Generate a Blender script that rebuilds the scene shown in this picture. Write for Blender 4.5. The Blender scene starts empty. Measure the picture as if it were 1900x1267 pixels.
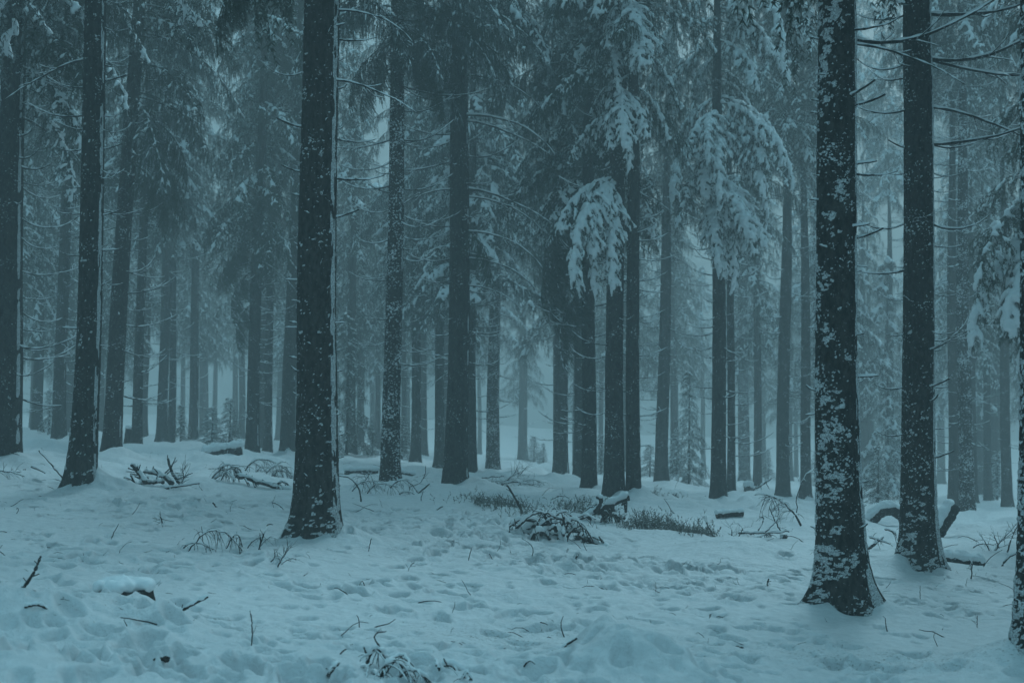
import bpy, math, random
import numpy as np
from math import radians as R

# ------------------------------------------------------------------ camera, sky, sun, exposure
SC = bpy.context.scene
COL = SC.collection
FPX, CXP, CYP = 2639.0, 950.0, 633.5            # lens of the photograph in its own pixels (1900 wide)
PITCH = math.atan(0.0366)
CAM_Z = 1.6
cd = bpy.data.cameras.new('camera'); cam = bpy.data.objects.new('camera', cd); COL.objects.link(cam)
cam.location = (0, 0, CAM_Z); cam.rotation_euler = (math.pi/2 + PITCH, 0, 0)
cd.sensor_width = 36.0; cd.lens = 36.0*FPX/1900.0
cd.clip_start = 0.1; cd.clip_end = 2000
cd.dof.use_dof = True; cd.dof.focus_distance = 15.0; cd.dof.aperture_fstop = 3.2
SC.camera = cam

world = bpy.data.worlds.new('World'); SC.world = world; world.use_nodes = True
wn = world.node_tree.nodes; wl = world.node_tree.links
wbg = wn['Background']
sky = wn.new('ShaderNodeTexSky'); sky.sky_type = 'NISHITA'; sky.sun_disc = False
SUN_EL, SUN_ROT = R(42), R(20)
sky.sun_elevation = SUN_EL; sky.sun_rotation = SUN_ROT
sky.dust_density = 3.0; sky.air_density = 1.4
wmix = wn.new('ShaderNodeMix'); wmix.data_type = 'RGBA'; wmix.blend_type = 'MIX'
wmix.inputs[0].default_value = 0.88             # closed cloud cover over the clear sky
wmix.inputs[7].default_value = (1.06, 2.78, 3.50, 1)
wl.new(sky.outputs[0], wmix.inputs[6])
# a closed cloud layer is brightest overhead and dims evenly to the horizon all round
wtc = wn.new('ShaderNodeTexCoord'); wsep = wn.new('ShaderNodeSeparateXYZ'); wl.new(wtc.outputs['Generated'], wsep.inputs[0])
wmr = wn.new('ShaderNodeMapRange'); wl.new(wsep.outputs['Z'], wmr.inputs[0])
wmr.inputs[1].default_value = 0.0; wmr.inputs[2].default_value = 1.0; wmr.inputs[3].default_value = 0.36; wmr.inputs[4].default_value = 1.1
wmul = wn.new('ShaderNodeVectorMath'); wmul.operation = 'SCALE'; wl.new(wmix.outputs[2], wmul.inputs[0]); wl.new(wmr.outputs[0], wmul.inputs['Scale'])
wl.new(wmul.outputs[0], wbg.inputs[0])
wbg.inputs[1].default_value = 0.13

sd = bpy.data.lights.new('sun', 'SUN'); sun = bpy.data.objects.new('sun', sd); COL.objects.link(sun)
sd.energy = 1.3; sd.angle = R(28); sd.color = (0.5, 0.85, 1.0)
sun.rotation_euler = (math.pi/2 - SUN_EL, 0, -SUN_ROT + math.pi)
SC.view_settings.view_transform = 'Standard'; SC.view_settings.look = 'None'
SC.view_settings.gamma = 1.0; SC.view_settings.exposure = 0.93
SC.view_settings.use_curve_mapping = False
SC.render.engine = 'CYCLES'
cy = SC.cycles
cy.use_denoising = True
cy.max_bounces = 5; cy.diffuse_bounces = 3; cy.glossy_bounces = 1; cy.volume_bounces = 3
cy.transparent_max_bounces = 4; cy.transmission_bounces = 0
cy.caustics_reflective = False; cy.caustics_refractive = False
cy.use_adaptive_sampling = True; cy.adaptive_threshold = 0.02

HAZE_DENSITY = 0.0102
random.seed(5)

# ------------------------------------------------------------------ numpy noise
def _hash(ix, iy, iz, seed):
    h = (ix.astype(np.int64)*374761393 + iy.astype(np.int64)*668265263 + iz.astype(np.int64)*2147483647*7 + seed*974711) & 0xffffffff
    h = ((h ^ (h >> 13))*1274126177) & 0xffffffff
    h = ((h ^ (h >> 16))*2246822519) & 0xffffffff
    h = h ^ (h >> 15)
    return (h & 0xffffff)/float(0xffffff)

def noise3(x, y, z, seed=0):
    x = np.asarray(x, float); y = np.asarray(y, float)+0*x; z = np.asarray(z, float)+0*x
    fx, fy, fz = np.floor(x), np.floor(y), np.floor(z)
    tx, ty, tz = x-fx, y-fy, z-fz
    tx = tx*tx*(3-2*tx); ty = ty*ty*(3-2*ty); tz = tz*tz*(3-2*tz)
    ix, iy, iz = fx.astype(np.int64), fy.astype(np.int64), fz.astype(np.int64)
    r = 0
    for dx in (0, 1):
        for dy in (0, 1):
            for dz in (0, 1):
                w = (tx if dx else 1-tx)*(ty if dy else 1-ty)*(tz if dz else 1-tz)
                r = r + w*_hash(ix+dx, iy+dy, iz+dz, seed)
    return r                                     # 0..1

def noise2(x, y, seed=0):
    x = np.asarray(x, float); y = np.asarray(y, float)+0*x
    fx, fy = np.floor(x), np.floor(y)
    tx, ty = x-fx, y-fy
    tx = tx*tx*(3-2*tx); ty = ty*ty*(3-2*ty)
    ix, iy = fx.astype(np.int64), fy.astype(np.int64); iz = ix*0
    r = 0
    for dx in (0, 1):
        for dy in (0, 1):
            w = (tx if dx else 1-tx)*(ty if dy else 1-ty)
            r = r + w*_hash(ix+dx, iy+dy, iz, seed)
    return r

def fbm2(x, y, seed=0, o=4):
    s, a, t = 0, 1.0, 0
    for i in range(o):
        s = s + a*(noise2(x*2**i+i*17.3, y*2**i-i*9.1, seed+i)-.5)*2; t += a; a *= .5
    return s/t
def fbm3(x, y, z, seed=0, o=3):
    s, a, t = 0, 1.0, 0
    for i in range(o):
        s = s + a*(noise3(x*2**i+i*17.3, y*2**i-i*9.1, z*2**i+i*3.7, seed+i)-.5)*2; t += a; a *= .5
    return s/t
def sstep(a, b, x):
    t = np.clip((x-a)/(b-a), 0, 1); return t*t*(3-2*t)

# ------------------------------------------------------------------ mesh helpers
def mesh_np(name, v, quads=None, tris=None, mat=None, smooth=True):
    me = bpy.data.meshes.new(name)
    v = np.asarray(v, np.float32)
    nq = 0 if quads is None else len(quads); nt = 0 if tris is None else len(tris)
    me.vertices.add(len(v)); me.vertices.foreach_set('co', v.ravel())
    idx = []
    if nq: idx.append(np.asarray(quads, np.int32).ravel())
    if nt: idx.append(np.asarray(tris, np.int32).ravel())
    idx = np.concatenate(idx)
    me.loops.add(len(idx)); me.loops.foreach_set('vertex_index', idx)
    st = np.concatenate([np.arange(nq)*4, nq*4+np.arange(nt)*3]).astype(np.int32)
    me.polygons.add(nq+nt); me.polygons.foreach_set('loop_start', st)
    me.update(calc_edges=True); me.validate()
    me.polygons.foreach_set('use_smooth', np.full(len(me.polygons), smooth, bool))
    if mat: me.materials.append(mat)
    return me

class Geo:
    """collects vertices, quads and triangles of one piece"""
    def __init__(s): s.v = []; s.q = []; s.t = []; s.n = 0
    def add(s, v, q=None, t=None):
        v = np.asarray(v, float).reshape(-1, 3)
        if q is not None and len(q): s.q.append(np.asarray(q)+s.n)
        if t is not None and len(t): s.t.append(np.asarray(t)+s.n)
        s.v.append(v); s.n += len(v)
    def arrays(s):
        return (np.concatenate(s.v), np.concatenate(s.q) if s.q else np.zeros((0, 4), int),
                np.concatenate(s.t) if s.t else np.zeros((0, 3), int))
    def mesh(s, name, mat, smooth=True):
        v, q, t = s.arrays(); return mesh_np(name, v, q, t, mat, smooth)

def tube(geo, pts, rad, n=6, flat=1.0, cap=True):
    pts = np.asarray(pts, float); m = len(pts)
    rad = np.broadcast_to(np.asarray(rad, float), (m,))
    tan = np.gradient(pts, axis=0); tan /= np.linalg.norm(tan, axis=1, keepdims=True)+1e-9
    ref = np.where(np.abs(tan[:, 2:3]) > .92, np.array([[1., 0, 0]]), np.array([[0, 0, 1.]]))
    s = np.cross(tan, ref); s /= np.linalg.norm(s, axis=1, keepdims=True)+1e-9
    u = np.cross(s, tan)
    a = np.arange(n)/n*2*np.pi
    v = pts[:, None]+rad[:, None, None]*(np.cos(a)[None, :, None]*s[:, None]+flat*np.sin(a)[None, :, None]*u[:, None])
    i = np.arange(m-1)[:, None]*n; j = np.arange(n)[None]; k = (j+1) % n
    q = np.stack([i+j, i+k, i+n+k, i+n+j], -1).reshape(-1, 4)
    v = v.reshape(-1, 3); t = None
    if cap:
        v = np.concatenate([v, pts[:1]-tan[:1]*rad[0]*.4, pts[-1:]+tan[-1:]*rad[-1]*.5])
        jj = np.arange(n); kk = (jj+1) % n; b = (m-1)*n
        t = np.concatenate([np.stack([kk, jj, jj*0+m*n], -1), np.stack([b+jj, b+kk, jj*0+m*n+1], -1)])
    geo.add(v, q, t)

def new_obj(name, data, parent=None, loc=(0, 0, 0), rot=(0, 0, 0), scale=1.0, **props):
    o = bpy.data.objects.new(name, data); COL.objects.link(o)
    o.location = loc; o.rotation_euler = rot
    o.scale = (scale,)*3 if isinstance(scale, (int, float)) else scale
    if parent is not None: o.parent = parent
    for k, val in props.items(): o[k] = val
    return o
def thing(name, loc, label, cat, group=None, rz=0.0):
    o = new_obj(name, None, None, loc, (0, 0, rz), label=label, category=cat)
    o.empty_display_size = .1
    if group: o['group'] = group
    return o

# ------------------------------------------------------------------ materials
def mat_base(name, rough=.8, spec=.2):
    m = bpy.data.materials.new(name); m.use_nodes = True
    nt = m.node_tree; b = nt.nodes['Principled BSDF']
    b.inputs['Roughness'].default_value = rough
    b.inputs['Specular IOR Level'].default_value = spec
    return m, nt, nt.nodes, nt.links, b
def tex_noise(nt, scale, detail=4, rough=.55, vec=None):
    n = nt.nodes.new('ShaderNodeTexNoise'); n.inputs['Scale'].default_value = scale
    n.inputs['Detail'].default_value = detail; n.inputs['Roughness'].default_value = rough
    if vec is not None: nt.links.new(vec, n.inputs['Vector'])
    return n
def ramp(nt, fac, a, b, ca=(0, 0, 0, 1), cb=(1, 1, 1, 1)):
    r = nt.nodes.new('ShaderNodeValToRGB')
    r.color_ramp.elements[0].position = a; r.color_ramp.elements[1].position = b
    r.color_ramp.elements[0].color = ca; r.color_ramp.elements[1].color = cb
    nt.links.new(fac, r.inputs[0]); return r
def coords(nt, scale=(1, 1, 1), which='Object'):
    tc = nt.nodes.new('ShaderNodeTexCoord'); mp = nt.nodes.new('ShaderNodeMapping')
    mp.inputs['Scale'].default_value = scale
    nt.links.new(tc.outputs[which], mp.inputs[0]); return mp.outputs[0]
def bump(nt, h, strength, dist, nrm=None):
    b = nt.nodes.new('ShaderNodeBump'); b.inputs['Strength'].default_value = strength
    b.inputs['Distance'].default_value = dist
    nt.links.new(h, b.inputs['Height'])
    if nrm is not None: nt.links.new(nrm, b.inputs['Normal'])
    return b

def make_snow(name, tone=.80, grain=.004, scale=140):
    m, nt, ns, ls, b = mat_base(name, .65, .25)
    c = coords(nt)
    n1 = tex_noise(nt, scale, 3, .6, c); n2 = tex_noise(nt, scale*.12, 3, .5, c)
    col = ramp(nt, n2.outputs[0], .3, .7, (tone*.93, tone*.95, tone*.97, 1), (tone, tone, tone*1.01, 1))
    ls.new(col.outputs[0], b.inputs['Base Color'])
    b1 = bump(nt, n2.outputs[0], .5, grain*4); b2 = bump(nt, n1.outputs[0], .6, grain, b1.outputs[0])
    ls.new(b2.outputs[0], b.inputs['Normal'])
    return m
M_SNOW = make_snow('snow_on_boughs', .86, .005, 90)
def make_crust():
    m, nt, ns, ls, b = mat_base('thin_snow_on_bark', .8, .1)
    n = tex_noise(nt, 75, 4, .7, coords(nt))
    col = ramp(nt, n.outputs[0], .34, .60, (.10, .095, .09, 1), (.68, .69, .70, 1))
    ls.new(col.outputs[0], b.inputs['Base Color'])
    b1 = bump(nt, n.outputs[0], .8, .008); ls.new(b1.outputs[0], b.inputs['Normal']); return m
M_CRUST = make_crust()

def make_ground():
    m, nt, ns, ls, b = mat_base('snow_ground', .6, .25)
    c = coords(nt)
    n1 = tex_noise(nt, 160, 3, .6, c)
    n2 = tex_noise(nt, 11, 6, .68, c)
    n3 = tex_noise(nt, 1.1, 4, .6, coords(nt, (.6, 1.6, 1)))
    col = ramp(nt, n2.outputs[0], .25, .75, (.62, .63, .64, 1), (.82, .82, .83, 1))
    at = ns.new('ShaderNodeAttribute'); at.attribute_name = 'litter'
    # needle and bark litter trodden into the snow
    sp = tex_noise(nt, 55, 4, .7, coords(nt, (.7, 1.3, 1)))
    mul = ns.new('ShaderNodeMath'); mul.operation = 'MULTIPLY_ADD'
    ls.new(at.outputs['Fac'], mul.inputs[0]); mul.inputs[1].default_value = .22; ls.new(sp.outputs[0], mul.inputs[2])
    msk = ramp(nt, mul.outputs[0], .70, .84)
    mx = ns.new('ShaderNodeMix'); mx.data_type = 'RGBA'
    ls.new(msk.outputs[0], mx.inputs[0]); ls.new(col.outputs[0], mx.inputs[6]); mx.inputs[7].default_value = (.20, .18, .16, 1)
    ls.new(mx.outputs[2], b.inputs['Base Color'])
    b1 = bump(nt, n2.outputs[0], .75, .045); b2 = bump(nt, n1.outputs[0], .6, .008, b1.outputs[0])
    ls.new(b2.outputs[0], b.inputs['Normal'])
    return m
M_GROUND = make_ground()

def make_bark(name, fleck, dark=(.007, .0065, .006), light=(.075, .066, .058), bscale=26, fsc=34):
    m, nt, ns, ls, b = mat_base(name, .9, .04)
    c = coords(nt, (1, 1, .45))
    n1 = tex_noise(nt, bscale, 6, .65, c)
    vo = ns.new('ShaderNodeTexVoronoi'); vo.inputs['Scale'].default_value = bscale*1.3; vo.feature = 'F1'
    ls.new(c, vo.inputs['Vector'])
    col = ramp(nt, n1.outputs[0], .38, .78, (*dark, 1), (*light, 1))
    # snow dust caught on the bark scales
    c2 = coords(nt, (1, 1, 1.35))
    f1 = tex_noise(nt, fsc, 5, .62, c2); f2 = tex_noise(nt, 3.0, 3, .6, c2); f3 = tex_noise(nt, 190, 2, .5, c2)
    add = ns.new('ShaderNodeMath'); add.operation = 'MULTIPLY_ADD'
    ls.new(f2.outputs[0], add.inputs[0]); add.inputs[1].default_value = .45; ls.new(f1.outputs[0], add.inputs[2])
    add2 = ns.new('ShaderNodeMath'); add2.operation = 'MULTIPLY_ADD'
    ls.new(f3.outputs[0], add2.inputs[0]); add2.inputs[1].default_value = .16; ls.new(add.outputs[0], add2.inputs[2])
    th = .995-fleck*.2
    msk = ramp(nt, add2.outputs[0], min(th, .985), min(th+.035, 1.0))
    mx = ns.new('ShaderNodeMix'); mx.data_type = 'RGBA'
    ls.new(msk.outputs[0], mx.inputs[0]); ls.new(col.outputs[0], mx.inputs[6]); mx.inputs[7].default_value = (.72, .73, .74, 1)
    ls.new(mx.outputs[2], b.inputs['Base Color'])
    b1 = bump(nt, vo.outputs[0], .8, .012); b2 = bump(nt, n1.outputs[0], .9, .012, b1.outputs[0])
    b3 = bump(nt, msk.outputs[0], .7, .008, b2.outputs[0])
    ls.new(b3.outputs[0], b.inputs['Normal'])
    return m
M_BARK = [make_bark('spruce_bark_bare', .22), make_bark('spruce_bark_dusted', .3), make_bark('spruce_bark_snowy', .66, fsc=26)]
M_WOOD = make_bark('dead_wood', .25, (.014, .012, .011), (.045, .036, .03), 60, 60)
def make_cut():
    m, nt, ns, ls, b = mat_base('sawn_wood', .8, .15)
    n = tex_noise(nt, 18, 4, .6, coords(nt, (1, 1, .2)))
    col = ramp(nt, n.outputs[0], .3, .7, (.10, .065, .045, 1), (.20, .13, .09, 1))
    ls.new(col.outputs[0], b.inputs['Base Color']); return m
M_CUT = make_cut()
def make_needles():
    m, nt, ns, ls, b = mat_base('spruce_needles', .6, .3)
    n = tex_noise(nt, 5, 3, .6, coords(nt)); oi = ns.new('ShaderNodeObjectInfo')
    col = ramp(nt, n.outputs[0], .3, .7, (.016, .026, .018, 1), (.045, .062, .042, 1))
    hs = ns.new('ShaderNodeHueSaturation'); ls.new(col.outputs[0], hs.inputs['Color'])
    ma = ns.new('ShaderNodeMath'); ma.operation = 'MULTIPLY_ADD'; ls.new(oi.outputs['Random'], ma.inputs[0])
    ma.inputs[1].default_value = .6; ma.inputs[2].default_value = .7; ls.new(ma.outputs[0], hs.inputs['Value'])
    ls.new(hs.outputs[0], b.inputs['Base Color']); return m
M_NEEDLE = make_needles()
def make_rime():
    """needles sugared with rime"""
    m, nt, ns, ls, b = mat_base('rimed_needles', .7, .2)
    n = tex_noise(nt, 7, 4, .65, coords(nt))
    col = ramp(nt, n.outputs[0], .42, .66, (.022, .032, .024, 1), (.30, .32, .32, 1))
    ls.new(col.outputs[0], b.inputs['Base Color']); return m
M_RIME = make_rime()
def make_leaf():
    m, nt, ns, ls, b = mat_base('bilberry_twigs', .6, .2)
    n = tex_noise(nt, 14, 3, .6, coords(nt))
    col = ramp(nt, n.outputs[0], .35, .7, (.03, .034, .022, 1), (.26, .26, .24, 1))
    ls.new(col.outputs[0], b.inputs['Base Color']); return m
M_LEAF = make_leaf()

# ------------------------------------------------------------------ lie of the land
def macro(x, y):
    x = np.asarray(x, float); y = np.asarray(y, float)
    return -0.085*25*np.tanh(x/25) - .036*np.clip(.5*(y-21+np.sqrt((y-21)**2+9)), 0, 110) + .05*fbm2(x*.22+3.1, y*.22, 11, 2)*sstep(4, 12, np.hypot(x, y))

def ray(px, py):
    dx = (px-CXP)/FPX; dy = -(py-CYP)/FPX
    c, s = math.cos(PITCH), math.sin(PITCH)
    return np.array([dx, c-s*dy, s+c*dy])
def spot(px, py):
    """where the line of sight through a photograph pixel meets the ground"""
    d = ray(px, py); t = np.linspace(4, 96, 2600)
    x, y, z = d[0]*t, d[1]*t, CAM_Z+d[2]*t
    h = z-macro(x, y); k = int(np.argmax(h < 0)) if (h < 0).any() else len(t)-1
    return float(x[k]), float(y[k])
def z_at(py, y):
    """height that shows at photograph row py at depth y"""
    d = ray(CXP, py); return CAM_Z+d[2]/d[1]*y
def x_at(px, y):
    return (px-CXP)/FPX*y*1.0

# ------------------------------------------------------------------ the trees of the photograph
# px, py: foot in the photograph; w: trunk width in its pixels at breast height; top: px where the trunk leaves the frame;
# lod 0 near, 1 middle, 2 misty; bark 0..2; fleck: share of snow stuck to the bark; cb: photo row where live boughs begin
T = {}
def T_(key, px, py, w, top, lod, bark, fleck, cb, label, **kw):
    x, y = spot(px, py)
    T[key] = dict(px=px, py=py, x=x, y=y, r=w*.5*y/FPX, xt=x_at(top, y), lod=lod, bark=bark, fleck=fleck, cb=cb, label=label, **kw)

T_('main', 586, 1008, 75, 596, 0, 0, .30, -170, 'thick dark spruce trunk with flared foot and a snow rim, left of the frame centre', seed=3, roots=[(205, .17, .45), (335, .16, .4), (262, .10, .30), (90, .1, .5)], bank=(350, .17), low=.75)
T_('right_near', 1563, 1135, 79, 1555, 0, 1, .85, -260, 'snow-plastered spruce trunk with large root flare, nearest big trunk on the right', seed=4, win=2.75, roots=[(186, .24, .34), (345, .26, .38), (255, .10, .35), (300, .07, .3), (80, .15, .5)], bank=(20, .08), low=.34)
T_('right_second', 1706, 1062, 60, 1705, 0, 1, .55, -160, 'dark spruce trunk with many snowy dead branches, leaning log behind its foot', seed=5, win=2.9, fade=.25, roots=[(195, .20, .4), (335, .13, .35), (265, .10, .4), (90, .15, .5)], bank=(185, .12), low=.6)
T_('edge_right', 1938, 1245, 92, 1940, 0, 2, .9, -300, 'snow-speckled trunk cut off by the right edge of the frame', seed=6, win=2.9, roots=[(195, .15, .4), (270, .1, .4)], bank=(190, .2), low=.5)
T_('left_second', 152, 913, 46, 174, 0, 0, .28, -40, 'dark spruce trunk with short broken branch stubs, second from the left edge', seed=7, roots=[(200, .12, .4), (320, .12, .4), (270, .06, .3)], bank=(0, .22), low=.5)
T_('edge_left', 11, 860, 50, 23, 1, 0, .25, 150, 'thick trunk with a broad snow stripe standing at the left edge', seed=8, stripe=1.0)
T_('left_third', 206, 850, 33, 250, 1, 1, .5, 90, 'spruce trunk leaning to the right, just behind the second dark trunk', seed=9)
T_('left_slim', 253, 834, 18, 273, 1, 1, .45, 380, 'slim trunk close to a short snow-capped stump on the far left', seed=10)
T_('left_back', 109, 818, 23, 124, 1, 1, .4, 330, 'grey misty trunk between the two leftmost dark trunks', seed=11)
T_('left_misty_pair_a', 300, 822, 19, 312, 1, 0, .3, 470, 'broader trunk of a misty touching pair left of the bright gap', seed=12)
T_('left_misty_pair_b', 317, 821, 13, 324, 2, 0, .3, 430, 'thinner trunk of a misty touching pair left of the bright gap', seed=13)
T_('gap_left', 358, 820, 17, 368, 1, 0, .3, 420, 'lone slender trunk at the left side of the bright misty gap', seed=14)
T_('gap_right', 467, 848, 23, 488, 1, 0, .3, 500, 'grey trunk at the right side of the bright misty gap', seed=15)
T_('gap_right_slim', 497, 840, 15, 506, 1, 1, .4, 300, 'narrow pale trunk just right of the grey trunk by the gap', seed=16)
T_('behind_main', 533, 850, 26, 556, 1, 0, .3, 210, 'grey trunk half hidden behind the thick main trunk', seed=17)
T_('centre_left', 724, 899, 33, 737, 1, 2, .7, 130, 'spruce trunk sprinkled with snow under a dark hanging canopy, right of the main trunk', seed=18)
T_('centre', 845, 902, 41, 856, 1, 0, .22, 40, 'broad dark trunk in the picture centre with long drooping dead branches', seed=19)
T_('centre_back_a', 771, 859, 18, 776, 1, 1, .35, 560, 'misty trunk midway between the two central dark trunks', seed=20)
T_('centre_back_b', 815, 868, 18, 820, 1, 1, .4, 600, 'slim trunk peeping out left of the broad central trunk', seed=21)
T_('centre_back_c', 875, 885, 18, 876, 1, 0, .25, 560, 'grey trunk touching the broad central trunk from behind', seed=22)
T_('centre_right_a', 915, 872, 24, 921, 1, 2, .6, 470, 'snow-dappled trunk with rows of thin side branches right of the central trunk', seed=23)
T_('far_centre', 970, 853, 17, 971, 2, 0, .2, 560, 'faint trunk standing alone in the mist beyond the central path', seed=24)
T_('curtain_tree', 1040, 888, 26, 1040, 1, 1, .35, 430, 'grey trunk under a dark hanging bough, right of the misty opening', seed=25)
T_('pair_back', 1074, 897, 21, 1078, 1, 1, .4, 480, 'back trunk of the overlapping pair left of the snow-hung spruce', seed=26)
T_('pair_front', 1093, 916, 26, 1094, 1, 0, .3, 420, 'front trunk of the overlapping pair left of the snow-hung spruce', seed=27)
T_('snow_hung', 1139, 931, 35, 1152, 1, 1, .5, -20, 'spruce hung with thick snow cloaks, dead brush at its foot', seed=28)
T_('snow_hung_twin', 1176, 934, 26, 1176, 1, 0, .35, 250, 'darker twin trunk standing against the snow-hung spruce', seed=29)
T_('right_mid_misty', 1227, 898, 24, 1247, 1, 0, .25, 420, 'misty leaning trunk between the snow-hung spruce and the next dark pair', seed=30)
T_('dark_pair_a', 1333, 931, 27, 1336, 1, 0, .3, 380, 'thicker trunk of the dark pair under heavy snowy boughs', seed=31)
T_('dark_pair_b', 1357, 921, 15, 1356, 1, 1, .4, 440, 'thinner trunk of the dark pair under heavy snowy boughs', seed=32)
T_('dappled_right', 1381, 894, 20, 1382, 1, 2, .6, 250, 'snow-dappled trunk right of the dark pair', seed=33)
T_('ghost_right', 1411, 884, 19, 1412, 2, 0, .2, 400, 'ghostly pale trunk far back, right of the dappled one', seed=34)
T_('lean_right', 1453, 922, 24, 1468, 1, 0, .3, 330, 'tapering grey trunk leaning right, midway between dark pair and nearest right trunk', seed=35)
T_('beside_near', 1496, 925, 19, 1494, 1, 1, .4, 300, 'slim trunk just left of the nearest snow-plastered trunk', seed=36)
T_('between_near', 1604, 905, 17, 1604, 2, 0, .2, 260, 'faint trunk seen between the two near right trunks', seed=37)
T_('between_back', 1652, 914, 18, 1654, 1, 0, .2, 380, 'misty spruce with low hanging boughs close to the left of the second near right trunk', seed=46)
T_('main_back', 652, 846, 15, 655, 2, 0, .2, 470, 'faint spruce with low boughs just right of the main trunk', seed=47)
T_('striped_right', 1746, 892, 15, 1746, 2, 0, .3, 300, 'narrow misty trunk beside the second near right trunk', seed=38, stripe=1.6)
T_('right_duo_a', 1771, 942, 22, 1772, 1, 0, .25, 200, 'smooth grey trunk of the duo behind the leaning log', seed=39)
T_('right_duo_b', 1794, 954, 27, 1789, 1, 2, .75, 140, 'snow-dappled trunk of the duo behind the leaning log', seed=40)
T_('right_far_slim', 1869, 943, 19, 1864, 1, 1, .5, 300, 'slim trunk near the right edge with short side twigs', seed=41)
T_('right_ghost_a', 1821, 918, 17, 1820, 2, 0, .2, 420, 'left of two broad ghostly trunks in the right-hand mist', seed=42)
T_('right_ghost_b', 1842, 921, 17, 1841, 2, 0, .2, 380, 'right of two broad ghostly trunks in the right-hand mist', seed=43)
T_('far_left_pale', 68, 804, 19, 74, 2, 0, .2, 640, 'pale far trunk with snow lump at its foot on the far left', seed=44)
T_('outside_right', 1985, 1010, 50, 2010, 1, 1, .5, 380, 'spruce beyond the right edge whose snowy boughs hang into view', seed=45)

MOUNDS = []                                     # x, y, height, radius along x, radius along y
def mound(px, py, h, rx, ry=None):
    x, y = spot(px, py); MOUNDS.append((x, y, h, rx, ry or rx))
mound(232, 1150, .14, .40, .42); mound(268, 1138, .10, .14, .12); mound(205, 1140, .05, .10, .1); mound(215, 1178, .10, .62, .45); mound(300, 1170, .07, .3, .25); mound(20, 1165, .26, .36, .35); mound(30, 1240, .10, .5, .3)
mound(1118, 1222, .25, .17, .20); mound(1190, 1250, .25, .42, .32)
mound(1375, 1030, .20, .55, .6); mound(1490, 985, .24, .7, .7); mound(1040, 990, .13, .6, .5); mound(960, 985, .06, .5, .5)
mound(410, 842, .25, 1.1, 1.2); mound(1245, 1000, .10, .6, .5); mound(1640, 1000, .12, .5, .6)
mound(690, 880, .12, 1.0, 1.0); mound(600, 1040, .05, .9, .5); mound(1000, 900, .15, 1.2, 1.0); mound(1800, 1060, .1, .7, .6)
mound(420, 900, .08, 1.0, .8); mound(760, 1230, .05, .5, .3); mound(480, 1240, .05, .5, .3)

# areas trodden into lumps: px, py, radius x, radius y, strength
TROD = []
for (px, py, rx, ry, s) in [(880, 985, 1.5, 2.2, 1.0), (1150, 1060, 1.6, 1.5, 1.0), (1350, 1060, .9, .8, .8), (760, 1215, 2.2, .8, .55), (350, 1235, 1.4, .6, .5),
                            (1350, 1235, 1.2, .6, .45), (1740, 1130, .9, .8, .8), (1000, 1120, 2.0, 1.0, .45), (300, 1030, 1.4, 1.2, .5), (330, 930, 1.6, 2., .6),
                            (1650, 1220, 1.2, .6, .4), (560, 1080, 1.6, .8, .35), (100, 1060, 1.2, 1., .4)]:
    TROD.append((*spot(px, py), rx, ry, s))

def trod_at(x, y):
    s = 0
    for (mx, my, rx, ry, k) in TROD: s = np.maximum(s, k*np.exp(-(((x-mx)/rx)**2+((y-my)/ry)**2)))
    return s
def track_at(x, y):
    """the flattened track that crosses in front"""
    yc = 9.6+.10*x+.25*np.sin(x*.8+1)
    return np.exp(-((y-yc)/.85)**2)

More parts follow.
